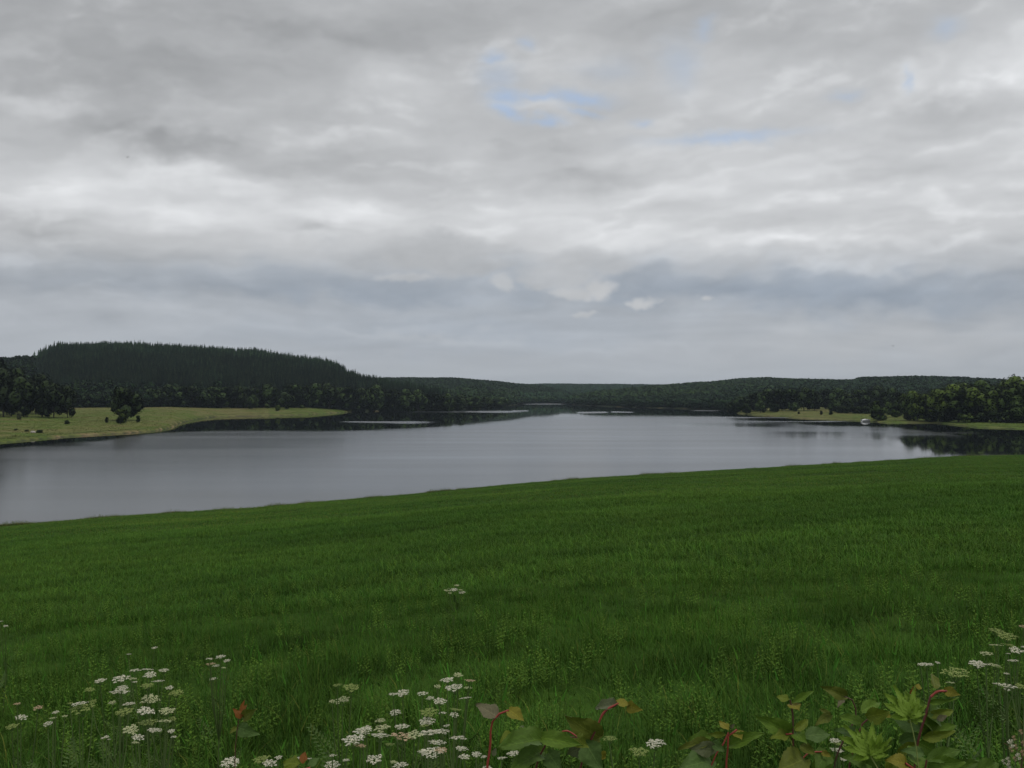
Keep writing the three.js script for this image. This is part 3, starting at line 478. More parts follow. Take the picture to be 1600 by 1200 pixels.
  const r3 = rng(67), wl = [];
  for (let i = 0; i < 3200; i++) { const d = 3 + 13 * Math.pow(r3(), 1.6), x = (r3() * 2 - 1) * d * 0.6, u = r3(), v = r3(); if (fbm(x / 0.9 + 4, d / 0.9, 3) < 0.05) continue; const k = 0.8 + 0.6 * u; wl.push({ x, y: groundY(x, -d), z: -d, s: 0.32 + 0.36 * v, rot: u * 40, color: [0.078 * k, 0.15 * k, 0.02 * k] }); }
  const wm = instanced('weeds', weed, grassMat, wl, scene); tag(wm, 'pale green leafy weeds scattered through the tall grass', null, null, 'stuff');
}

// ---------------------------------------------------------------- white umbel flowers in the verge
const petalMat = new THREE.MeshStandardMaterial({ name: 'umbel florets', vertexColors: true, roughness: 0.8, side: THREE.DoubleSide });
const stemMat = new THREE.MeshPhysicalMaterial({ name: 'green stems', vertexColors: true, roughness: 0.8, specularIntensity: 0.3, side: THREE.DoubleSide });
const UMBELS = [...Array(5)].map((_, v) => {             // unit diameter, flat topped, rays meeting 0.45 below
  const r = rng(300 + v), f = Soup(), s = Soup(), n = 13 + v;
  for (let i = 0; i < n; i++) {
    const a = i * 2.4 + r() * 0.4, q = 0.46 * Math.sqrt((i + 0.4) / n) * (0.85 + 0.25 * r()), x = Math.cos(a) * q, z = Math.sin(a) * q, y = 0.05 * (1 - q * q * 4) + (r() - 0.5) * 0.03, ur = 0.088 + 0.04 * r();
    s.tube([0, -0.42, 0], [x, y - 0.05, z], 0.008, 0.006, 3, [0.1, 0.16, 0.05]);
    for (let j = 0; j < 9; j++) {
      const b = j * 2.4 + r(), w = ur * Math.sqrt((j + 0.3) / 9), cx = x + Math.cos(b) * w, cz = z + Math.sin(b) * w, cy = y + 0.02 - w * w * 2.5 + (r() - 0.5) * 0.012, e = 0.028 + 0.014 * r(), k = vary([1, 1, 1], r, 0.22), o = r() * 3, tx = (r() - 0.5) * 0.02, tz = (r() - 0.5) * 0.02;
      const P = [0, 1, 2, 3, 4].map((m) => { const t = o + m * 1.2566; return [cx + Math.cos(t) * e, cy + Math.cos(t) * tx + Math.sin(t) * tz, cz + Math.sin(t) * e]; });
      for (let m = 0; m < 5; m++) f.tri([cx, cy + 0.008, cz], P[(m + 1) % 5], P[m], k);
    }
  }
  return { florets: f.build(), rays: s.build() };
});
const petals = (c) => Object.assign(petalMat.clone(), { name: 'umbel florets', color: new THREE.Color(...c) });
const PET = { w: petals([0.56, 0.54, 0.41]), g: petals([0.2, 0.25, 0.06]), m: petals([0.4, 0.42, 0.22]), t: petals([0.42, 0.3, 0.18]) };
const fern = (() => { const s = Soup(), r = rng(8); for (let i = 0; i < 9; i++) { const t = i / 8; for (const sd of [-1, 1]) { const l = 0.5 * (1 - t) + 0.12, a = sd * (1.0 - 0.3 * t); for (let j = 0; j < 4; j++) { const u = (j + 1) / 4, x = Math.sin(a) * l * u, y = t + Math.cos(a) * l * u * 0.6, w = 0.06 * (1.1 - u), k = vary([0.09, 0.15, 0.04], r, 0.4); s.tri([x - w, y - 0.03, 0.05 * u], [x + w, y, -0.03], [x + sd * w * 1.6, y + w * 2, 0.02], k); } } } s.tube([0, -0.6, 0], [0, 1, 0], 0.012, 0.005, 3, [0.1, 0.15, 0.05]); return s.build(); })();
let umbelCount = 0;
function umbelPlant(label, heads, tall) {              // heads: [px, row, width in px, colour key]; rows of the photograph
  const r = rng(500 + heads.length * 31 + Math.round(heads[0][0])), pts = [];
  const mean = heads.reduce((a, h) => [a[0] + h[0] / heads.length, a[1] + h[1] / heads.length], [0, 0]);
  let d = 4; const up = tall ?? 0.74;
  for (let i = 0; i < 30; i++) { const x = (mean[0] - 800) / F * d, gy = groundY(x, -d), want = (EYE - gy - up) / ((mean[1] - HZ) / F); d = lerp(d, clamp(want, 2.2, 40), 0.5); }
  const bx = (mean[0] - 800) / F * d, by = groundY(bx, -d), o = thing('umbel_plant', label, 'flower', [bx, by, -d], 'white umbel flowers along the verge');
  const stem = Soup(), node = [(r() - 0.5) * 0.05, up * 0.45, (r() - 0.5) * 0.05], k = [0.085, 0.13, 0.04];
  stem.path([[0, -0.05, 0], [node[0] * 0.6, up * 0.25, node[2] * 0.5], node], [0.0045, 0.004, 0.0035], 5, k);
  heads.forEach(([px, row, w, c]) => {
    let dd = d + (r() - 0.5) * 0.3; const y = EYE + (HZ - row) / F * dd, x = (px - 800) / F * dd, lx = x - bx, ly = y - by, lz = -(dd - d), size = w / F * dd * 1.0;
    const neck = [lx, ly - size * 0.42, lz], mid = [lerp(node[0], neck[0], 0.7), lerp(node[1], neck[1], 0.5), lerp(node[2], neck[2], 0.7)];
    stem.path([node, mid, neck], [0.003, 0.0025, 0.002], 4, k);
    const U = UMBELS[umbelCount++ % 5], m = part('umbel', U.florets, PET[c ?? 'w'], o), q = part('rays', U.rays, stemMat, m);
    m.position.set(lx, ly, lz); m.scale.set(size, size * 0.9, size); m.rotation.set((r() - 0.5) * 0.34 + 0.02, r() * 6.28, (r() - 0.5) * 0.36); q.rotation.set(0, 0, 0);
  });
  part('stem', stem.build(), stemMat, o);
  for (let i = 0; i < 3; i++) { const f = part('leaf', fern, stemMat, o), a = r() * 6.28, s = 0.1 + 0.05 * r(); f.position.set(node[0] + Math.cos(a) * 0.06, up * (0.3 + 0.16 * i), node[2] + Math.sin(a) * 0.06); f.scale.setScalar(s); f.rotation.set(0.5, a, -0.5, 'YXZ'); }
  return o;
}
umbelPlant('two tiny umbels of a plant at the left edge, furthest up the field', [[3, 970, 7], [11, 977, 8]]);
umbelPlant('flattened spray of thin white umbels alone in the middle of the field', [[702, 919, 8, 'm'], [714, 914, 9, 'm'], [720, 921, 8, 'm'], [709, 921, 14], [722, 925, 12], [698, 922, 9, 'm'], [703, 926, 7, 'm']], 0.45);
umbelPlant('pair of tiny umbels above the left flower cluster', [[203, 1021, 9], [243, 1011, 9]]);
umbelPlant('four white umbels forming the top row of the left flower cluster', [[213, 1046, 18], [232, 1045, 20], [258, 1046, 17], [236, 1053, 19]]);
umbelPlant('wide-spread umbels on the upper left of the left flower cluster', [[191, 1059, 26], [209, 1059, 15, 'm'], [212, 1064, 10], [159, 1062, 18], [142, 1076, 16, 'g']]);
umbelPlant('umbels on the right of the left cluster with greenish lower heads', [[249, 1063, 19], [267, 1073, 14], [232, 1070, 22, 'g'], [278, 1081, 23, 'g'], [236, 1091, 29, 'm']]);
umbelPlant('umbels at the heart of the left flower cluster, one very wide', [[192, 1074, 21], [190, 1080, 33], [178, 1096, 13, 'm'], [204, 1098, 20], [197, 1110, 27, 'g']]);
umbelPlant('white and ochre umbels far left beside brown seed heads', [[36, 1119, 21], [62, 1104, 16, 't'], [30, 1098, 12, 't'], [22, 1133, 20, 'g']]);
umbelPlant('single wide umbel over green heads between the left edge and left cluster', [[126, 1098, 25], [132, 1105, 38, 'g'], [148, 1094, 12, 'g'], [112, 1097, 10, 'g']]);
umbelPlant('small creamy umbels low down between the left edge and left cluster', [[90, 1111, 11], [86, 1120, 12, 'm'], [78, 1129, 17], [104, 1117, 10, 'm']]);
umbelPlant('umbels low on the right side of the left flower cluster', [[230, 1109, 28], [263, 1109, 26, 'm'], [232, 1127, 31, 'g'], [260, 1125, 22, 'm'], [272, 1121, 14, 'g']]);
umbelPlant('lowest white umbels of the left flower cluster', [[207, 1138, 26, 'm'], [244, 1139, 25], [270, 1140, 11], [218, 1150, 21], [274, 1149, 10], [214, 1158, 12, 'm']]);
umbelPlant('sparse broken umbels just below the left flower cluster', [[163, 1151, 6], [169, 1149, 8], [173, 1153, 6]]);
umbelPlant('small group of umbels right of the left cluster, upper heads white', [[329, 1028, 12], [346, 1025, 17], [356, 1031, 12], [331, 1036, 15, 't'], [339, 1039, 11], [335, 1059, 13], [351, 1042, 8, 'm']]);
umbelPlant('thin greenish umbels standing alone left of the middle cluster', [[528, 1069, 16, 'g'], [550, 1073, 27, 'g'], [520, 1094, 12, 'm'], [536, 1092, 26, 'm']]);
umbelPlant('white umbels at the upper left of the middle flower cluster', [[615, 1083, 16], [630, 1081, 22], [618, 1111, 19], [661, 1082, 18], [673, 1089, 14]]);
umbelPlant('white umbels at the top of the middle flower cluster', [[699, 1061, 23], [716, 1053, 15, 'm'], [710, 1073, 30], [684, 1071, 12, 'm'], [731, 1073, 14, 'm'], [734, 1062, 18, 't']]);
umbelPlant('white umbels on the right shoulder of the middle flower cluster', [[688, 1094, 23], [728, 1089, 21], [710, 1115, 17], [692, 1112, 14], [712, 1107, 20, 'g']]);
umbelPlant('dense white umbel with green heads in the centre of the middle cluster', [[668, 1125, 28], [670, 1111, 30, 'g'], [698, 1132, 13], [664, 1132, 20, 'g']]);
umbelPlant('white umbels on the left wing of the middle flower cluster', [[568, 1141, 33], [574, 1135, 16], [594, 1147, 31], [595, 1124, 18, 'm'], [597, 1136, 28, 'm']]);
umbelPlant('broad white umbel at the far left of the middle flower cluster', [[553, 1154, 39], [564, 1163, 20, 't']]);
umbelPlant('white and pinkish tan umbels low in the middle flower cluster', [[629, 1133, 23], [629, 1149, 40, 't'], [648, 1146, 26, 'm'], [610, 1161, 18, 'g']]);
umbelPlant('two crowded large white umbels right of centre in the middle cluster', [[672, 1143, 36], [688, 1141, 30], [683, 1158, 27], [716, 1151, 27]]);
umbelPlant('large branching white umbel near the bottom of the middle cluster', [[676, 1174, 39], [690, 1170, 20, 't'], [721, 1167, 21], [660, 1172, 14]]);
umbelPlant('white umbels at the bottom edge below the middle cluster', [[586, 1184, 29], [627, 1193, 25], [616, 1188, 12, 'm'], [542, 1185, 11]]);
umbelPlant('white umbels at the bottom edge left of the middle cluster', [[520, 1193, 27], [521, 1178, 13], [485, 1183, 10], [467, 1182, 11]]);
umbelPlant('wide white umbel beside the red-leaved shoot at the bottom edge', [[362, 1188, 31], [423, 1190, 25], [437, 1181, 12], [410, 1184, 26, 'g']]);
umbelPlant('small white umbels in front of the first red stem', [[726, 1180, 19], [744, 1176, 16], [756, 1180, 11], [760, 1198, 19], [784, 1182, 16], [802, 1175, 20]]);
umbelPlant('white umbel with greenish heads between the two groups of big leaves', [[1022, 1159, 32], [952, 1152, 25, 'g'], [998, 1172, 30, 'g']]);
umbelPlant('fluffy white umbel alone above the broad leaves on the right', [[1446, 1037, 24], [1463, 1034, 9], [1436, 1037, 10], [1490, 1050, 42, 'g'], [1483, 1065, 14, 'm']]);
umbelPlant('white umbel joined by a greenish one near the right edge', [[1524, 1036, 25], [1538, 1037, 14], [1551, 1038, 20, 'm'], [1539, 1020, 21, 'm']]);
umbelPlant('upper right umbels near the edge, the highest ones thin', [[1553, 1007, 22, 'm'], [1573, 1007, 25, 'g'], [1556, 985, 25, 'g'], [1570, 993, 30, 'g'], [1597, 978, 14, 't']]);
umbelPlant('white umbels at the very right edge of the field', [[1585, 1015, 22], [1599, 1010, 12], [1581, 1031, 16], [1573, 1020, 8]]);
umbelPlant('lone white umbel at the right edge below the others', [[1568, 1070, 33], [1571, 1076, 12], [1592, 1071, 18, 'g'], [1570, 1051, 9]]);
umbelPlant('white and green umbels half hidden between the broad right leaves', [[1302, 1155, 17], [1309, 1161, 26, 'g'], [1306, 1170, 23], [1315, 1184, 10], [1351, 1186, 20], [1370, 1185, 13]]);

// ---------------------------------------------------------------- red-stemmed broad-leaved shoots at the bottom edge
const veins = noiseTexture(256, 2, (u, v) => {
  const a = Math.abs(u - 0.5) * 2, mid = Math.exp(-(((u - 0.5) / 0.018) ** 2)), q = v * 7 - a * 2.2, side = Math.exp(-(((q - Math.round(q)) / 0.09) ** 2)) * (1 - a), n = tileNoise(u, v, 9, 21), k = 0.86 + n * 0.22 + mid * 0.35 + side * 0.22;
  return [k * 0.8 + mid * 0.1, k * 0.8, k * 0.78];
});
const leafMats = new Map();
function leafMat(c) { const key = c.join(); if (!leafMats.has(key)) leafMats.set(key, new THREE.MeshPhysicalMaterial({ name: 'broad leaf', color: new THREE.Color(...c), map: veins, bumpMap: veins, bumpScale: 0.0012, roughness: 0.6, specularIntensity: 0.3, side: THREE.DoubleSide, transmission: 0.3, thickness: 0 })); return leafMats.get(key); }
function bladeGeo(seed, wide, fold, curl, tooth, narrow) {     // unit length along +y, width along x, facing +z
  const r = rng(seed), NU = 8, NV = 22, P = [], U = [], I = [], ph = r() * 6;
  for (let j = 0; j <= NV; j++) for (let i = 0; i <= NU; i++) {
    const v = j / NV, s = i / NU * 2 - 1;
    let half = wide * Math.pow(Math.sin(Math.PI * Math.pow(v * 0.985 + 0.015, narrow)), 0.86) * (1 - 0.34 * v);
    half *= 1 + (j % 2 ? tooth : -tooth * 0.4) * (Math.abs(s) === 1 ? 1 : 0.2) + 0.05 * Math.sin(v * 9 + ph + (s > 0 ? 1 : 0));
    const x = s * half, z = fold * Math.abs(x) - curl * v * v + (0.045 * Math.sin(v * 9 + s * 2 + ph) + 0.018 * Math.sin(v * 23 + s * 5)) * Math.abs(s);
    P.push(x, v - (Math.abs(s) > 0.5 && v < 0.1 ? 0.05 * (Math.abs(s) - 0.5) * 2 * (1 - v * 10) : 0), z); U.push(i / NU, v);
  }
  for (let j = 0; j < NV; j++) for (let i = 0; i < NU; i++) { const a = j * (NU + 1) + i; I.push(a, a + 1, a + NU + 2, a, a + NU + 2, a + NU + 1); }
  const g = new THREE.BufferGeometry(); g.setAttribute('position', new THREE.Float32BufferAttribute(P, 3)); g.setAttribute('uv', new THREE.Float32BufferAttribute(U, 2)); g.setIndex(I); g.computeVertexNormals(); return g;
}
const BLADES = [bladeGeo(1, 0.36, 0.28, 0.1, 0.08, 0.8), bladeGeo(2, 0.31, 0.4, 0.16, 0.09, 0.75), bladeGeo(3, 0.4, 0.18, 0.2, 0.08, 0.78), bladeGeo(4, 0.3, 0.5, 0.05, 0.09, 0.85)];
const lobed = (() => {       // deeply cut leaf: toothed leaflets fanning out of one base
  const list = [], fan = [[0, 1, 0.17], [-0.42, 0.92, 0.15], [0.42, 0.9, 0.15], [-0.85, 0.78, 0.14], [0.85, 0.76, 0.14], [-1.3, 0.56, 0.13], [1.3, 0.54, 0.13], [0.2, 0.78, 0.1], [-0.2, 0.8, 0.1]];
  fan.forEach(([a, l, w], i) => { const g = bladeGeo(40 + i, w / l, 0.3, 0.12, 0.2, 0.9); g.scale(l, l, l); g.rotateX(-0.08 * (i % 3)); g.rotateZ(-a); g.translate(0, 0, 0.004 * i); list.push(g); });
  return mergeGeometries(list);
})();
const RED = [0.3, 0.045, 0.03], DRED = [0.12, 0.028, 0.022], BROWN = [0.09, 0.04, 0.025], GST = [0.22, 0.27, 0.07];
const LEAF = { yellow: [0.34, 0.31, 0.04], ygreen: [0.23, 0.3, 0.035], green: [0.18, 0.31, 0.038], dgreen: [0.13, 0.235, 0.033], grey: [0.18, 0.21, 0.1], pinkgrey: [0.26, 0.24, 0.14], bluegreen: [0.145, 0.25, 0.065], orange: [0.3, 0.115, 0.022], bronze: [0.19, 0.23, 0.035], bright: [0.23, 0.38, 0.035] };
let bladeCount = 0;
function shoot(label, d, stems, leaves, category = 'plant') {
  // stems: [[px, row, depth offset], ...] with { r: radii in mm, c: colour }; leaves: [base px, row, tip px, row, width/length factor, roll, depth of the tip, colour, shape]
  const P3 = (p, y, dz = 0) => { const q = d + dz; return [(p - 800) / F * q, EYE + (HZ - y) / F * q, -q]; };
  const first = P3(...stems[0].pts[0]), gx = first[0], gy = groundY(gx, -d), o = thing('broad_leaved_shoot', label, category, [gx, gy, -d], 'red-stemmed broad-leaved shoots at the bottom edge');
  const rel = (q) => [q[0] - gx, q[1] - gy, q[2] + d];
  stems.forEach(({ pts, r, c, root }) => {
    const V = pts.map((q) => new THREE.Vector3(...rel(P3(...q)))); if (root !== false) V.unshift(new THREE.Vector3(V[0].x + (root ?? 0), -0.03, V[0].z + 0.05));
    const cv = new THREE.CatmullRomCurve3(V, false, 'centripetal'), n = V.length * 7, S = Soup(), ps = cv.getPoints(n);
    const g = new THREE.TubeGeometry(cv, n, 1, 7), pos = g.attributes.position, nor = g.attributes.normal;
    for (let i = 0; i < pos.count; i++) { const k = Math.floor(i / 8), rad = lerp(r[0], r[1], k / n) / 1300 * (1 + 0.12 * Math.sin(k * 0.9)), cpt = cv.getPointAt(k / n); pos.setXYZ(i, cpt.x + nor.getX(i) * rad, cpt.y + nor.getY(i) * rad, cpt.z + nor.getZ(i) * rad); }
    part('stem', g, stemOf(c), o);
  });
  leaves.forEach(([bp, by, tp, ty, w, roll, dz, c, shape], i) => {
    const b = new THREE.Vector3(...rel(P3(bp, by, 0.004 * (i % 5)))), t = new THREE.Vector3(...rel(P3(tp, ty, dz))), axis = t.clone().sub(b), L = axis.length(), Y = axis.clone().normalize();
    const view = new THREE.Vector3(0, 0.42, 0.9).applyAxisAngle(Y, roll), X = Y.clone().cross(view).normalize(), Z = X.clone().cross(Y).normalize(), m = part('leaf', shape === 'lobed' ? lobed : BLADES[bladeCount++ % 4], leafMat(LEAF[c]), o);
    m.matrix.makeBasis(X, Y, Z).scale(new THREE.Vector3(L * w, L, L)).setPosition(b); m.matrix.decompose(m.position, m.quaternion, m.scale);
  });
  return o;
}
const stemMats = new Map();
function stemOf(c) { const k = c.join(); if (!stemMats.has(k)) stemMats.set(k, new THREE.MeshStandardMaterial({ name: 'shoot stem', color: new THREE.Color(...c), roughness: 0.55 })); return stemMats.get(k); }
shoot('red stem bending right with one grey leaf and one yellow leaf', 2.2,
  [{ pts: [[761, 1200], [766, 1165], [768, 1130], [776, 1116], [795, 1108]], r: [4, 3.6], c: RED }],
  [[778, 1119, 744, 1096, 1.0, 0.5, 0.03, 'pinkgrey'], [795, 1107, 818, 1122, 1.25, -0.4, -0.03, 'yellow'], [770, 1178, 776, 1166, 0.9, 0.3, 0.02, 'grey']]);
shoot('tall red stem arching right to yellow leaves over a big grey leaf', 2.15,
  [{ pts: [[906, 1200], [920, 1160], [932, 1135], [944, 1110], [965, 1098]], r: [3.4, 3.2], c: DRED }, { pts: [[932, 1135], [944, 1110], [966, 1097]], r: [3.3, 3.4], c: RED, root: false }],
  [[963, 1100, 928, 1103, 1.05, 0.7, 0.05, 'grey'], [962, 1096, 984, 1098, 1.3, -0.7, 0.0, 'yellow'], [980, 1100, 999, 1108, 1.15, 0.5, -0.03, 'yellow'], [936, 1150, 888, 1124, 0.8, -0.5, -0.04, 'bronze'], [930, 1150, 944, 1140, 1.2, 0.6, 0.03, 'bronze'], [914, 1158, 938, 1200, 1.3, 0.4, -0.05, 'bluegreen'], [914, 1160, 884, 1180, 1.2, -0.3, 0.02, 'grey'], [935, 1175, 948, 1183, 1.2, 0.3, 0.02, 'yellow']]);
shoot('dark stem carrying two large drooping green leaves in the bottom middle', 2.05,
  [{ pts: [[836, 1200], [843, 1178], [853, 1160]], r: [3.2, 3], c: DRED }, { pts: [[800, 1145], [808, 1142], [820, 1146]], r: [2.2, 2.2], c: RED, root: false }, { pts: [[874, 1142], [886, 1140], [900, 1148]], r: [2.4, 2.6], c: RED, root: false }, { pts: [[853, 1160], [880, 1150], [902, 1150]], r: [2, 2], c: DRED, root: false }],
  [[845, 1153, 780, 1163, 0.7, 0.5, -0.12, 'dgreen'], [842, 1150, 908, 1160, 0.56, -0.3, -0.06, 'green'], [800, 1146, 782, 1156, 1.3, 0.2, -0.02, 'ygreen'], [898, 1148, 914, 1164, 1.0, 0.4, -0.03, 'ygreen'], [846, 1172, 798, 1199, 0.7, 0.3, -0.1, 'dgreen'], [856, 1174, 876, 1202, 1.0, 0.2, -0.06, 'bluegreen'], [815, 1140, 817, 1129, 0.7, 0, 0.03, 'grey']]);
shoot('thin dark stem topped by an upright orange-red leaf cup at left', 2.4,
  [{ pts: [[369, 1200], [370, 1160], [375, 1120]], r: [2.4, 1.8], c: BROWN }],
  [[378, 1120, 367, 1104, 0.8, 0.6, 0.0, 'orange'], [379, 1119, 387, 1098, 0.9, -0.3, 0.02, 'orange'], [380, 1118, 400, 1108, 0.7, 0.3, -0.03, 'bronze'], [377, 1116, 384, 1088, 0.4, 0, 0.04, 'orange'], [373, 1134, 401, 1146, 0.75, 0.2, -0.02, 'bluegreen'], [371, 1134, 360, 1144, 0.9, -0.3, -0.02, 'bronze']]);
shoot('low shoot with red centre and yellow-green leaves at the bottom edge', 2.1,
  [{ pts: [[470, 1200], [472, 1192], [486, 1197]], r: [4, 3.5], c: RED }],
  [[468, 1192, 442, 1188, 1.1, 0.4, 0.02, 'ygreen'], [474, 1190, 478, 1170, 1.0, 0.2, 0.03, 'orange'], [484, 1194, 500, 1180, 0.9, -0.2, 0.02, 'bluegreen'], [466, 1196, 440, 1202, 0.9, 0.2, -0.02, 'ygreen']]);
shoot('red-crowned shoot with two stems left of the bright lobed leaves', 2.1,
  [{ pts: [[1109, 1200], [1118, 1175], [1132, 1155], [1137, 1142]], r: [2.6, 2.6], c: RED }, { pts: [[1133, 1200], [1136, 1165], [1138, 1142], [1150, 1138]], r: [3, 3.2], c: RED, root: 0.03 }],
  [[1136, 1138, 1122, 1123, 0.9, 0.3, 0.03, 'yellow'], [1131, 1144, 1105, 1146, 0.75, -0.6, 0.0, 'ygreen'], [1150, 1140, 1156, 1150, 1.3, 0.2, -0.02, 'yellow'], [1135, 1163, 1193, 1142, 0.62, -0.3, -0.03, 'green'], [1110, 1150, 1072, 1152, 0.8, 0.3, 0.05, 'green'], [1108, 1158, 1056, 1165, 0.6, 0.4, 0.02, 'bronze'], [1116, 1168, 1080, 1168, 0.8, -0.3, -0.02, 'grey'], [1112, 1156, 1130, 1172, 1.2, 0.4, -0.02, 'bluegreen'], [1110, 1186, 1062, 1196, 0.85, 0.2, -0.06, 'bluegreen'], [1140, 1134, 1146, 1130, 1.2, 0, 0.01, 'pinkgrey']]);
shoot('upright red shoot over spreading green leaves, left of the arching one', 2.15,
  [{ pts: [[1240, 1200], [1238, 1170], [1237, 1145]], r: [2.8, 2.6], c: DRED }, { pts: [[1237, 1145], [1237, 1115], [1233, 1092]], r: [2.6, 3.2], c: BROWN, root: false }, { pts: [[1226, 1145], [1238, 1144]], r: [2.4, 2.4], c: RED, root: false }],
  [[1230, 1092, 1211, 1084, 1.0, 0.3, 0.02, 'ygreen'], [1238, 1096, 1271, 1077, 0.55, -0.3, 0.0, 'green'], [1236, 1098, 1246, 1106, 1.3, 0, -0.03, 'yellow'], [1232, 1142, 1184, 1120, 0.75, -0.4, -0.03, 'green'], [1230, 1136, 1200, 1136, 0.6, 0.4, 0.03, 'bronze'], [1240, 1138, 1262, 1122, 0.9, 0.2, 0.02, 'ygreen'], [1228, 1146, 1203, 1149, 0.75, 0.4, -0.03, 'ygreen'], [1242, 1142, 1256, 1156, 1.2, 0.3, -0.04, 'green'], [1256, 1148, 1298, 1142, 0.8, -0.3, 0.02, 'bluegreen'], [1250, 1162, 1272, 1176, 1.1, 0.2, -0.02, 'bronze'], [1255, 1184, 1215, 1200, 0.9, 0.3, -0.08, 'bronze']]);
shoot('arching red stalk with a single bronze leaf beside the lobed leaves', 2.3,
  [{ pts: [[1300, 1200], [1318, 1150], [1336, 1116], [1328, 1090], [1316, 1086]], r: [2.6, 2.8], c: BROWN }, { pts: [[1250, 1185], [1262, 1174], [1282, 1172]], r: [2.4, 2.4], c: RED, root: false }],
  [[1320, 1086, 1284, 1072, 0.75, -0.3, -0.02, 'bronze'], [1316, 1088, 1308, 1100, 0.5, 0.3, -0.03, 'pinkgrey'], [1296, 1116, 1278, 1105, 0.9, 0.2, 0.02, 'bronze'], [1296, 1116, 1272, 1130, 0.6, 0.3, -0.02, 'bronze'], [1290, 1172, 1274, 1200, 1.1, 0.3, -0.04, 'dgreen'], [1300, 1178, 1262, 1198, 0.8, 0.2, 0.02, 'green'], [1282, 1172, 1296, 1180, 1.1, 0.2, -0.02, 'yellow']]);
shoot('bright yellow-green deeply lobed leaf on a pale stalk, upper of two', 2.0,
  [{ pts: [[1429, 1165], [1424, 1142], [1418, 1118]], r: [2.2, 1.8], c: GST, root: 0.02 }],
  [[1418, 1120, 1396, 1066, 0.92, 0.1, 0.05, 'bright', 'lobed'], [1420, 1116, 1428, 1066, 0.55, -0.3, 0.06, 'bright', 'lobed'], [1420, 1118, 1448, 1100, 0.9, 0.3, 0.02, 'bright', 'lobed']]);
shoot('bright yellow-green deeply lobed leaf nearest the bottom, lower of two', 1.95,
  [{ pts: [[1369, 1200], [1362, 1186], [1356, 1176]], r: [2.4, 2], c: GST }],
  [[1356, 1178, 1318, 1128, 0.85, 0.2, 0.05, 'bright', 'lobed'], [1358, 1178, 1362, 1122, 0.7, -0.2, 0.06, 'bright', 'lobed'], [1358, 1176, 1392, 1152, 0.85, 0.3, 0.0, 'bright', 'lobed']]);
shoot('dark red stem between the lobed leaves with jagged green leaves', 2.15,
  [{ pts: [[1324, 1200], [1334, 1160], [1346, 1128], [1360, 1117]], r: [3, 2.6], c: DRED }],
  [[1352, 1118, 1388, 1112, 1.1, 0.3, -0.03, 'ygreen'], [1344, 1110, 1376, 1092, 0.75, -0.3, 0.04, 'green'], [1362, 1112, 1394, 1116, 0.65, -0.4, -0.02, 'yellow'], [1348, 1130, 1308, 1116, 0.85, 0.3, 0.05, 'green'], [1340, 1146, 1300, 1136, 0.7, 0.4, 0.06, 'bluegreen'], [1350, 1186, 1392, 1160, 0.7, 0.3, -0.06, 'dgreen'], [1360, 1196, 1320, 1176, 0.7, 0.3, -0.02, 'dgreen']]);
shoot('tall dark red stem arching right at the top, rightmost shoot', 2.15,
  [{ pts: [[1426, 1200], [1432, 1155], [1446, 1108], [1452, 1086], [1462, 1079], [1476, 1078]], r: [3.2, 3.6], c: DRED }, { pts: [[1452, 1087], [1462, 1079], [1477, 1078]], r: [3.8, 3.8], c: RED, root: false }],
  [[1458, 1074, 1455, 1050, 0.95, 0.2, 0.05, 'bronze'], [1474, 1076, 1496, 1084, 1.0, 0.4, -0.03, 'yellow'], [1448, 1094, 1496, 1091, 0.35, 0.5, -0.02, 'green'], [1432, 1075, 1434, 1066, 1.4, 0, 0.02, 'yellow'], [1420, 1084, 1428, 1070, 1.1, 0.3, 0.02, 'orange'], [1448, 1112, 1470, 1104, 1.2, 0.2, 0.06, 'dgreen'], [1440, 1122, 1466, 1140, 1.1, -0.2, 0.05, 'green'], [1436, 1135, 1386, 1112, 0.8, -0.3, 0.06, 'bluegreen'], [1434, 1146, 1400, 1158, 0.9, 0.3, 0.06, 'bluegreen'], [1440, 1150, 1496, 1128, 0.55, -0.4, 0.02, 'green'], [1440, 1150, 1492, 1142, 0.6, 0.3, -0.02, 'ygreen'], [1462, 1122, 1478, 1116, 0.8, 0, 0, 'pinkgrey'], [1444, 1116, 1490, 1108, 0.5, 0.2, 0.03, 'ygreen'], [1438, 1130, 1474, 1156, 0.8, 0.3, 0.05, 'green'], [1436, 1128, 1402, 1136, 0.8, -0.2, 0.04, 'ygreen'], [1432, 1158, 1466, 1176, 0.85, 0.3, 0.02, 'green'], [1430, 1160, 1396, 1178, 0.8, 0.3, 0.03, 'ygreen'], [1442, 1100, 1404, 1094, 0.7, 0.2, 0.06, 'green']]);
shoot('cluster of big dull green leaves low at the right of the shoots', 2.0,
  [{ pts: [[1432, 1205], [1426, 1196], [1412, 1190]], r: [3.4, 3.2], c: RED }, { pts: [[1440, 1215], [1445, 1185]], r: [3, 2.6], c: DRED }],
  [[1432, 1196, 1420, 1158, 1.2, 0.2, 0.06, 'green'], [1414, 1192, 1388, 1182, 0.9, 0.3, -0.02, 'yellow'], [1446, 1186, 1500, 1168, 0.7, -0.3, 0.02, 'dgreen'], [1450, 1192, 1506, 1190, 0.8, 0.2, -0.02, 'green'], [1440, 1176, 1406, 1168, 0.9, 0.3, 0.02, 'bluegreen'], [1380, 1205, 1410, 1186, 0.9, 0.2, 0.03, 'ygreen'], [1466, 1205, 1530, 1188, 0.8, 0.3, 0.04, 'dgreen'], [1520, 1205, 1560, 1190, 0.9, 0.2, 0.04, 'dgreen']]);

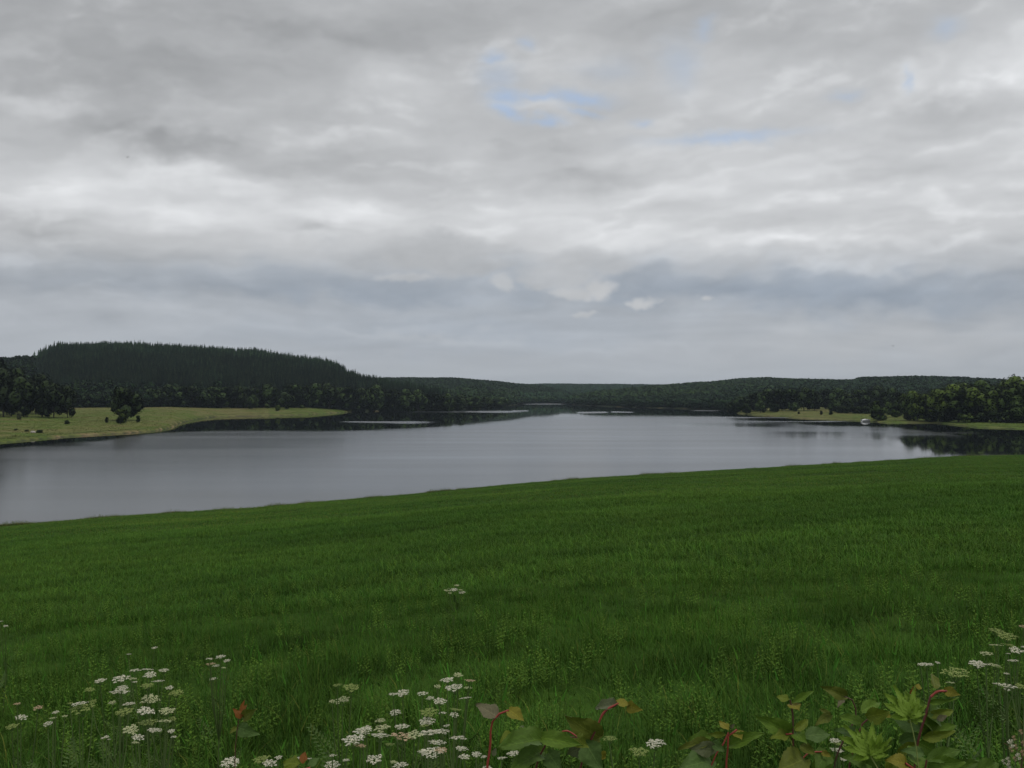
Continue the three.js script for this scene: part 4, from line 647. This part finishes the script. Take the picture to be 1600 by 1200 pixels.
// brown seeding stalk with fluffy white tufts at the right edge
{
  const d = 2.5, p = 1588, x = (p - 800) / F * d, y = groundY(x, -d), top = heightAt(1138, d) - y, o = thing('seeding_stalk', 'brown seeding stalk with white fluff at the bottom right edge', 'plant', [x, y, -d]);
  const r = rng(71), s = Soup(); s.path([[-0.02, -0.03, 0], [0, top * 0.5, 0], [0.012, top, 0]], [0.003, 0.0025, 0.001], 5, [0.1, 0.06, 0.035]);
  for (let i = 0; i < 14; i++) { const t = 0.62 + 0.38 * i / 14, a = i * 2.4, l = 0.025 + 0.02 * r(); s.tube([0.008, top * t - 0.02, 0], [Math.cos(a) * l, top * t, Math.sin(a) * l], 0.0012, 0.0008, 3, [0.12, 0.07, 0.04]); }
  part('stem', s.build(), stemMat, o);
  const puff = (() => { const q = rng(72), f = Soup(); for (let i = 0; i < 40; i++) { const z = q() * 2 - 1, a = q() * 6.28, k = Math.sqrt(1 - z * z), n = [k * Math.cos(a), z, k * Math.sin(a)], w = 0.18; f.tri([0, -0.3, 0], [n[0] + w, n[1] * 1.2, n[2]], [n[0] - w, n[1] * 1.2, n[2] + w], [1, 1, 1]); } return f.build(); })();
  for (const [px, row, size, white] of [[1573, 1157, 5, 1], [1576, 1168, 3.4, 0], [1583, 1176, 4, 1], [1584, 1164, 3, 0], [1590, 1140, 3, 0], [1571, 1184, 3.4, 1], [1592, 1172, 3.6, 0], [1568, 1190, 3, 1], [1580, 1150, 3, 0], [1594, 1158, 3.4, 0], [1586, 1186, 3, 0], [1577, 1197, 3.5, 1]]) { const m = part('seed_head', puff, white ? PET.w : PET.t, o); m.position.set((px - 800) / F * d - x, heightAt(row, d) - y, (r() - 0.5) * 0.03); m.scale.setScalar(size / F * d * 1.1); }
}

// ---------------------------------------------------------------- white boat at the right shore
{
  const p = 1353, d = farShore(1353) - 6, [x, z] = at(p, d), o = thing('boat', 'small white motor boat moored by the round bush on the right shore', 'boat', [x, 0, z]);
  o.rotation.y = 0.15; o.scale.setScalar(1.2);
  const white = new THREE.MeshPhysicalMaterial({ name: 'white hull paint', color: new THREE.Color(0.92, 0.92, 0.9), roughness: 0.35, clearcoat: 0.4 }), grey = new THREE.MeshStandardMaterial({ name: 'grey fittings', color: new THREE.Color(0.3, 0.31, 0.32), roughness: 0.5 }), glass = new THREE.MeshPhysicalMaterial({ name: 'windscreen', color: new THREE.Color(0.35, 0.4, 0.42), roughness: 0.1, transmission: 0.7, thickness: 0 });
  const NX = 18, NS = 10, P = [], I = [];                     // hull sections from stern to bow, keel to gunwale
  for (let i = 0; i <= NX; i++) for (let j = 0; j <= NS; j++) { const t = i / NX, a = j / NS * Math.PI - Math.PI / 2, beam = 0.85 * Math.pow(1 - Math.pow(t, 2.6), 0.6) + 0.02, sheer = 0.62 + 0.28 * t * t, keel = -0.2 + 0.3 * t * t * t; P.push(-1.9 + 3.8 * t, keel + (sheer - keel) * Math.pow(Math.abs(Math.sin(a)), 1.6), Math.sign(a) * beam * Math.pow(Math.abs(Math.sin(a)), 0.6)); }
  for (let i = 0; i < NX; i++) for (let j = 0; j < NS; j++) { const a = i * (NS + 1) + j; I.push(a, a + 1, a + NS + 2, a, a + NS + 2, a + NS + 1); }
  const hg = new THREE.BufferGeometry(); hg.setAttribute('position', new THREE.Float32BufferAttribute(P, 3)); hg.setIndex(I); hg.computeVertexNormals();
  const tr = new THREE.Shape(); tr.moveTo(-0.87, 0.62); tr.lineTo(0.87, 0.62); tr.quadraticCurveTo(0.6, -0.1, 0, -0.2); tr.quadraticCurveTo(-0.6, -0.1, -0.87, 0.62);
  const tg = new THREE.ExtrudeGeometry(tr, { depth: 0.04, bevelEnabled: false }); tg.rotateY(Math.PI / 2); tg.translate(-1.93, 0, 0); tg.deleteAttribute('uv');
  hg.setAttribute('normal', hg.attributes.normal); white.side = THREE.DoubleSide;
  part('hull', mergeGeometries([hg.toNonIndexed(), tg.index ? tg.toNonIndexed() : tg]), white, o);
  const dk = new THREE.Shape(); dk.moveTo(0.1, -0.78); dk.quadraticCurveTo(1.3, -0.66, 1.82, 0); dk.quadraticCurveTo(1.3, 0.66, 0.1, 0.78); const dg = new THREE.ExtrudeGeometry(dk, { depth: 0.05, bevelEnabled: true, bevelSize: 0.02, bevelThickness: 0.02 }); dg.rotateX(-Math.PI / 2); dg.translate(0, 0.66, 0); part('foredeck', dg, white, o);
  const cb = new THREE.Shape(); cb.moveTo(-0.5, 0); cb.lineTo(0.85, 0); cb.lineTo(0.5, 0.42); cb.lineTo(-0.4, 0.46); const cg = new THREE.ExtrudeGeometry(cb, { depth: 0.9, bevelEnabled: true, bevelSize: 0.03, bevelThickness: 0.03 }); cg.translate(0, 0.68, -0.45); part('cabin', cg, white, o);
  const cv = new THREE.SphereGeometry(1, 28, 12, 0, 2 * Math.PI, 0, Math.PI / 2); cv.scale(1.3, 0.5, 0.86); cv.translate(-0.55, 0.6, 0); part('cover', cv, white, o);
  const wg = new THREE.BoxGeometry(0.02, 0.36, 0.84); wg.rotateZ(0.7); wg.translate(0.74, 0.94, 0); part('windscreen', wg, glass, o);
  const en = new THREE.BoxGeometry(0.26, 0.5, 0.32, 2, 2, 2); en.translate(-2.08, 0.62, 0); part('outboard_motor', en, grey, o);
}

// pale stone by the left shore scrub
{
  const [x, z] = at(52, 290), y = groundY(x, z), g = new THREE.IcosahedronGeometry(1, 3), q = g.attributes.position; for (let i = 0; i < q.count; i++) { const v = new THREE.Vector3().fromBufferAttribute(q, i), k = 1 + 0.28 * noise(v.x * 2 + v.y, v.z * 2 - v.y); q.setXYZ(i, v.x * k, v.y * k * 0.6, v.z * k); } g.computeVertexNormals();
  const m = part(numbered('stone'), g, new THREE.MeshStandardMaterial({ name: 'pale stone', color: new THREE.Color(0.4, 0.37, 0.33), roughness: 0.95 }), scene); m.position.set(x, y + 0.2, z); m.scale.set(0.8, 0.8, 0.7); tag(m, 'pale stone among the scrub by the left sandy shore', 'stone');
}

// ---------------------------------------------------------------- birds
function bird(label, p, row, d, span, turn, flap) {
  const o = thing('bird', label, 'bird', [(p - 800) / F * d, heightAt(row, d), -d]), s = Soup(), k = [0.05, 0.048, 0.045];
  const sec = [[-0.34, 0.012], [-0.2, 0.05], [0, 0.085], [0.16, 0.075], [0.24, 0.05], [0.3, 0.05], [0.36, 0.03], [0.42, 0.004]];
  s.path(sec.map(([x]) => [x, 0.02 * Math.sin(x * 4), 0]), sec.map((q) => q[1]), 8, k);
  for (const sd of [-1, 1]) { const W = [[0.15, 0.03, 0.05], [-0.12, 0.03, 0.05], [0.2, flap * 0.5, 0.45], [-0.1, flap * 0.45, 0.42], [0.04, flap, 0.98], [-0.04, flap * 0.98, 0.9]].map(([x, y, z]) => [x, y, z * sd]); s.tri(W[0], W[1], W[2], k); s.tri(W[1], W[3], W[2], k); s.tri(W[2], W[3], W[4], k); s.tri(W[3], W[5], W[4], k); }
  s.tri([-0.3, 0, 0], [-0.52, 0, 0.1], [-0.52, 0, -0.1], k);
  const m = part('body', s.build(), stemMat, o); o.scale.setScalar(span / 2); o.rotation.y = turn; return o;
}
bird('small dark bird high in the grey sky at left', 197, 245, 60, 0.3, 1.2, 0.5);
bird('distant bird with spread wings low in the sky at right', 1396, 540.5, 120, 0.8, 1.7, 0.15);
bird('tiny distant bird just above the central hills', 940, 531.5, 160, 0.45, 0.6, 0.4);

renderer.render(scene, camera);
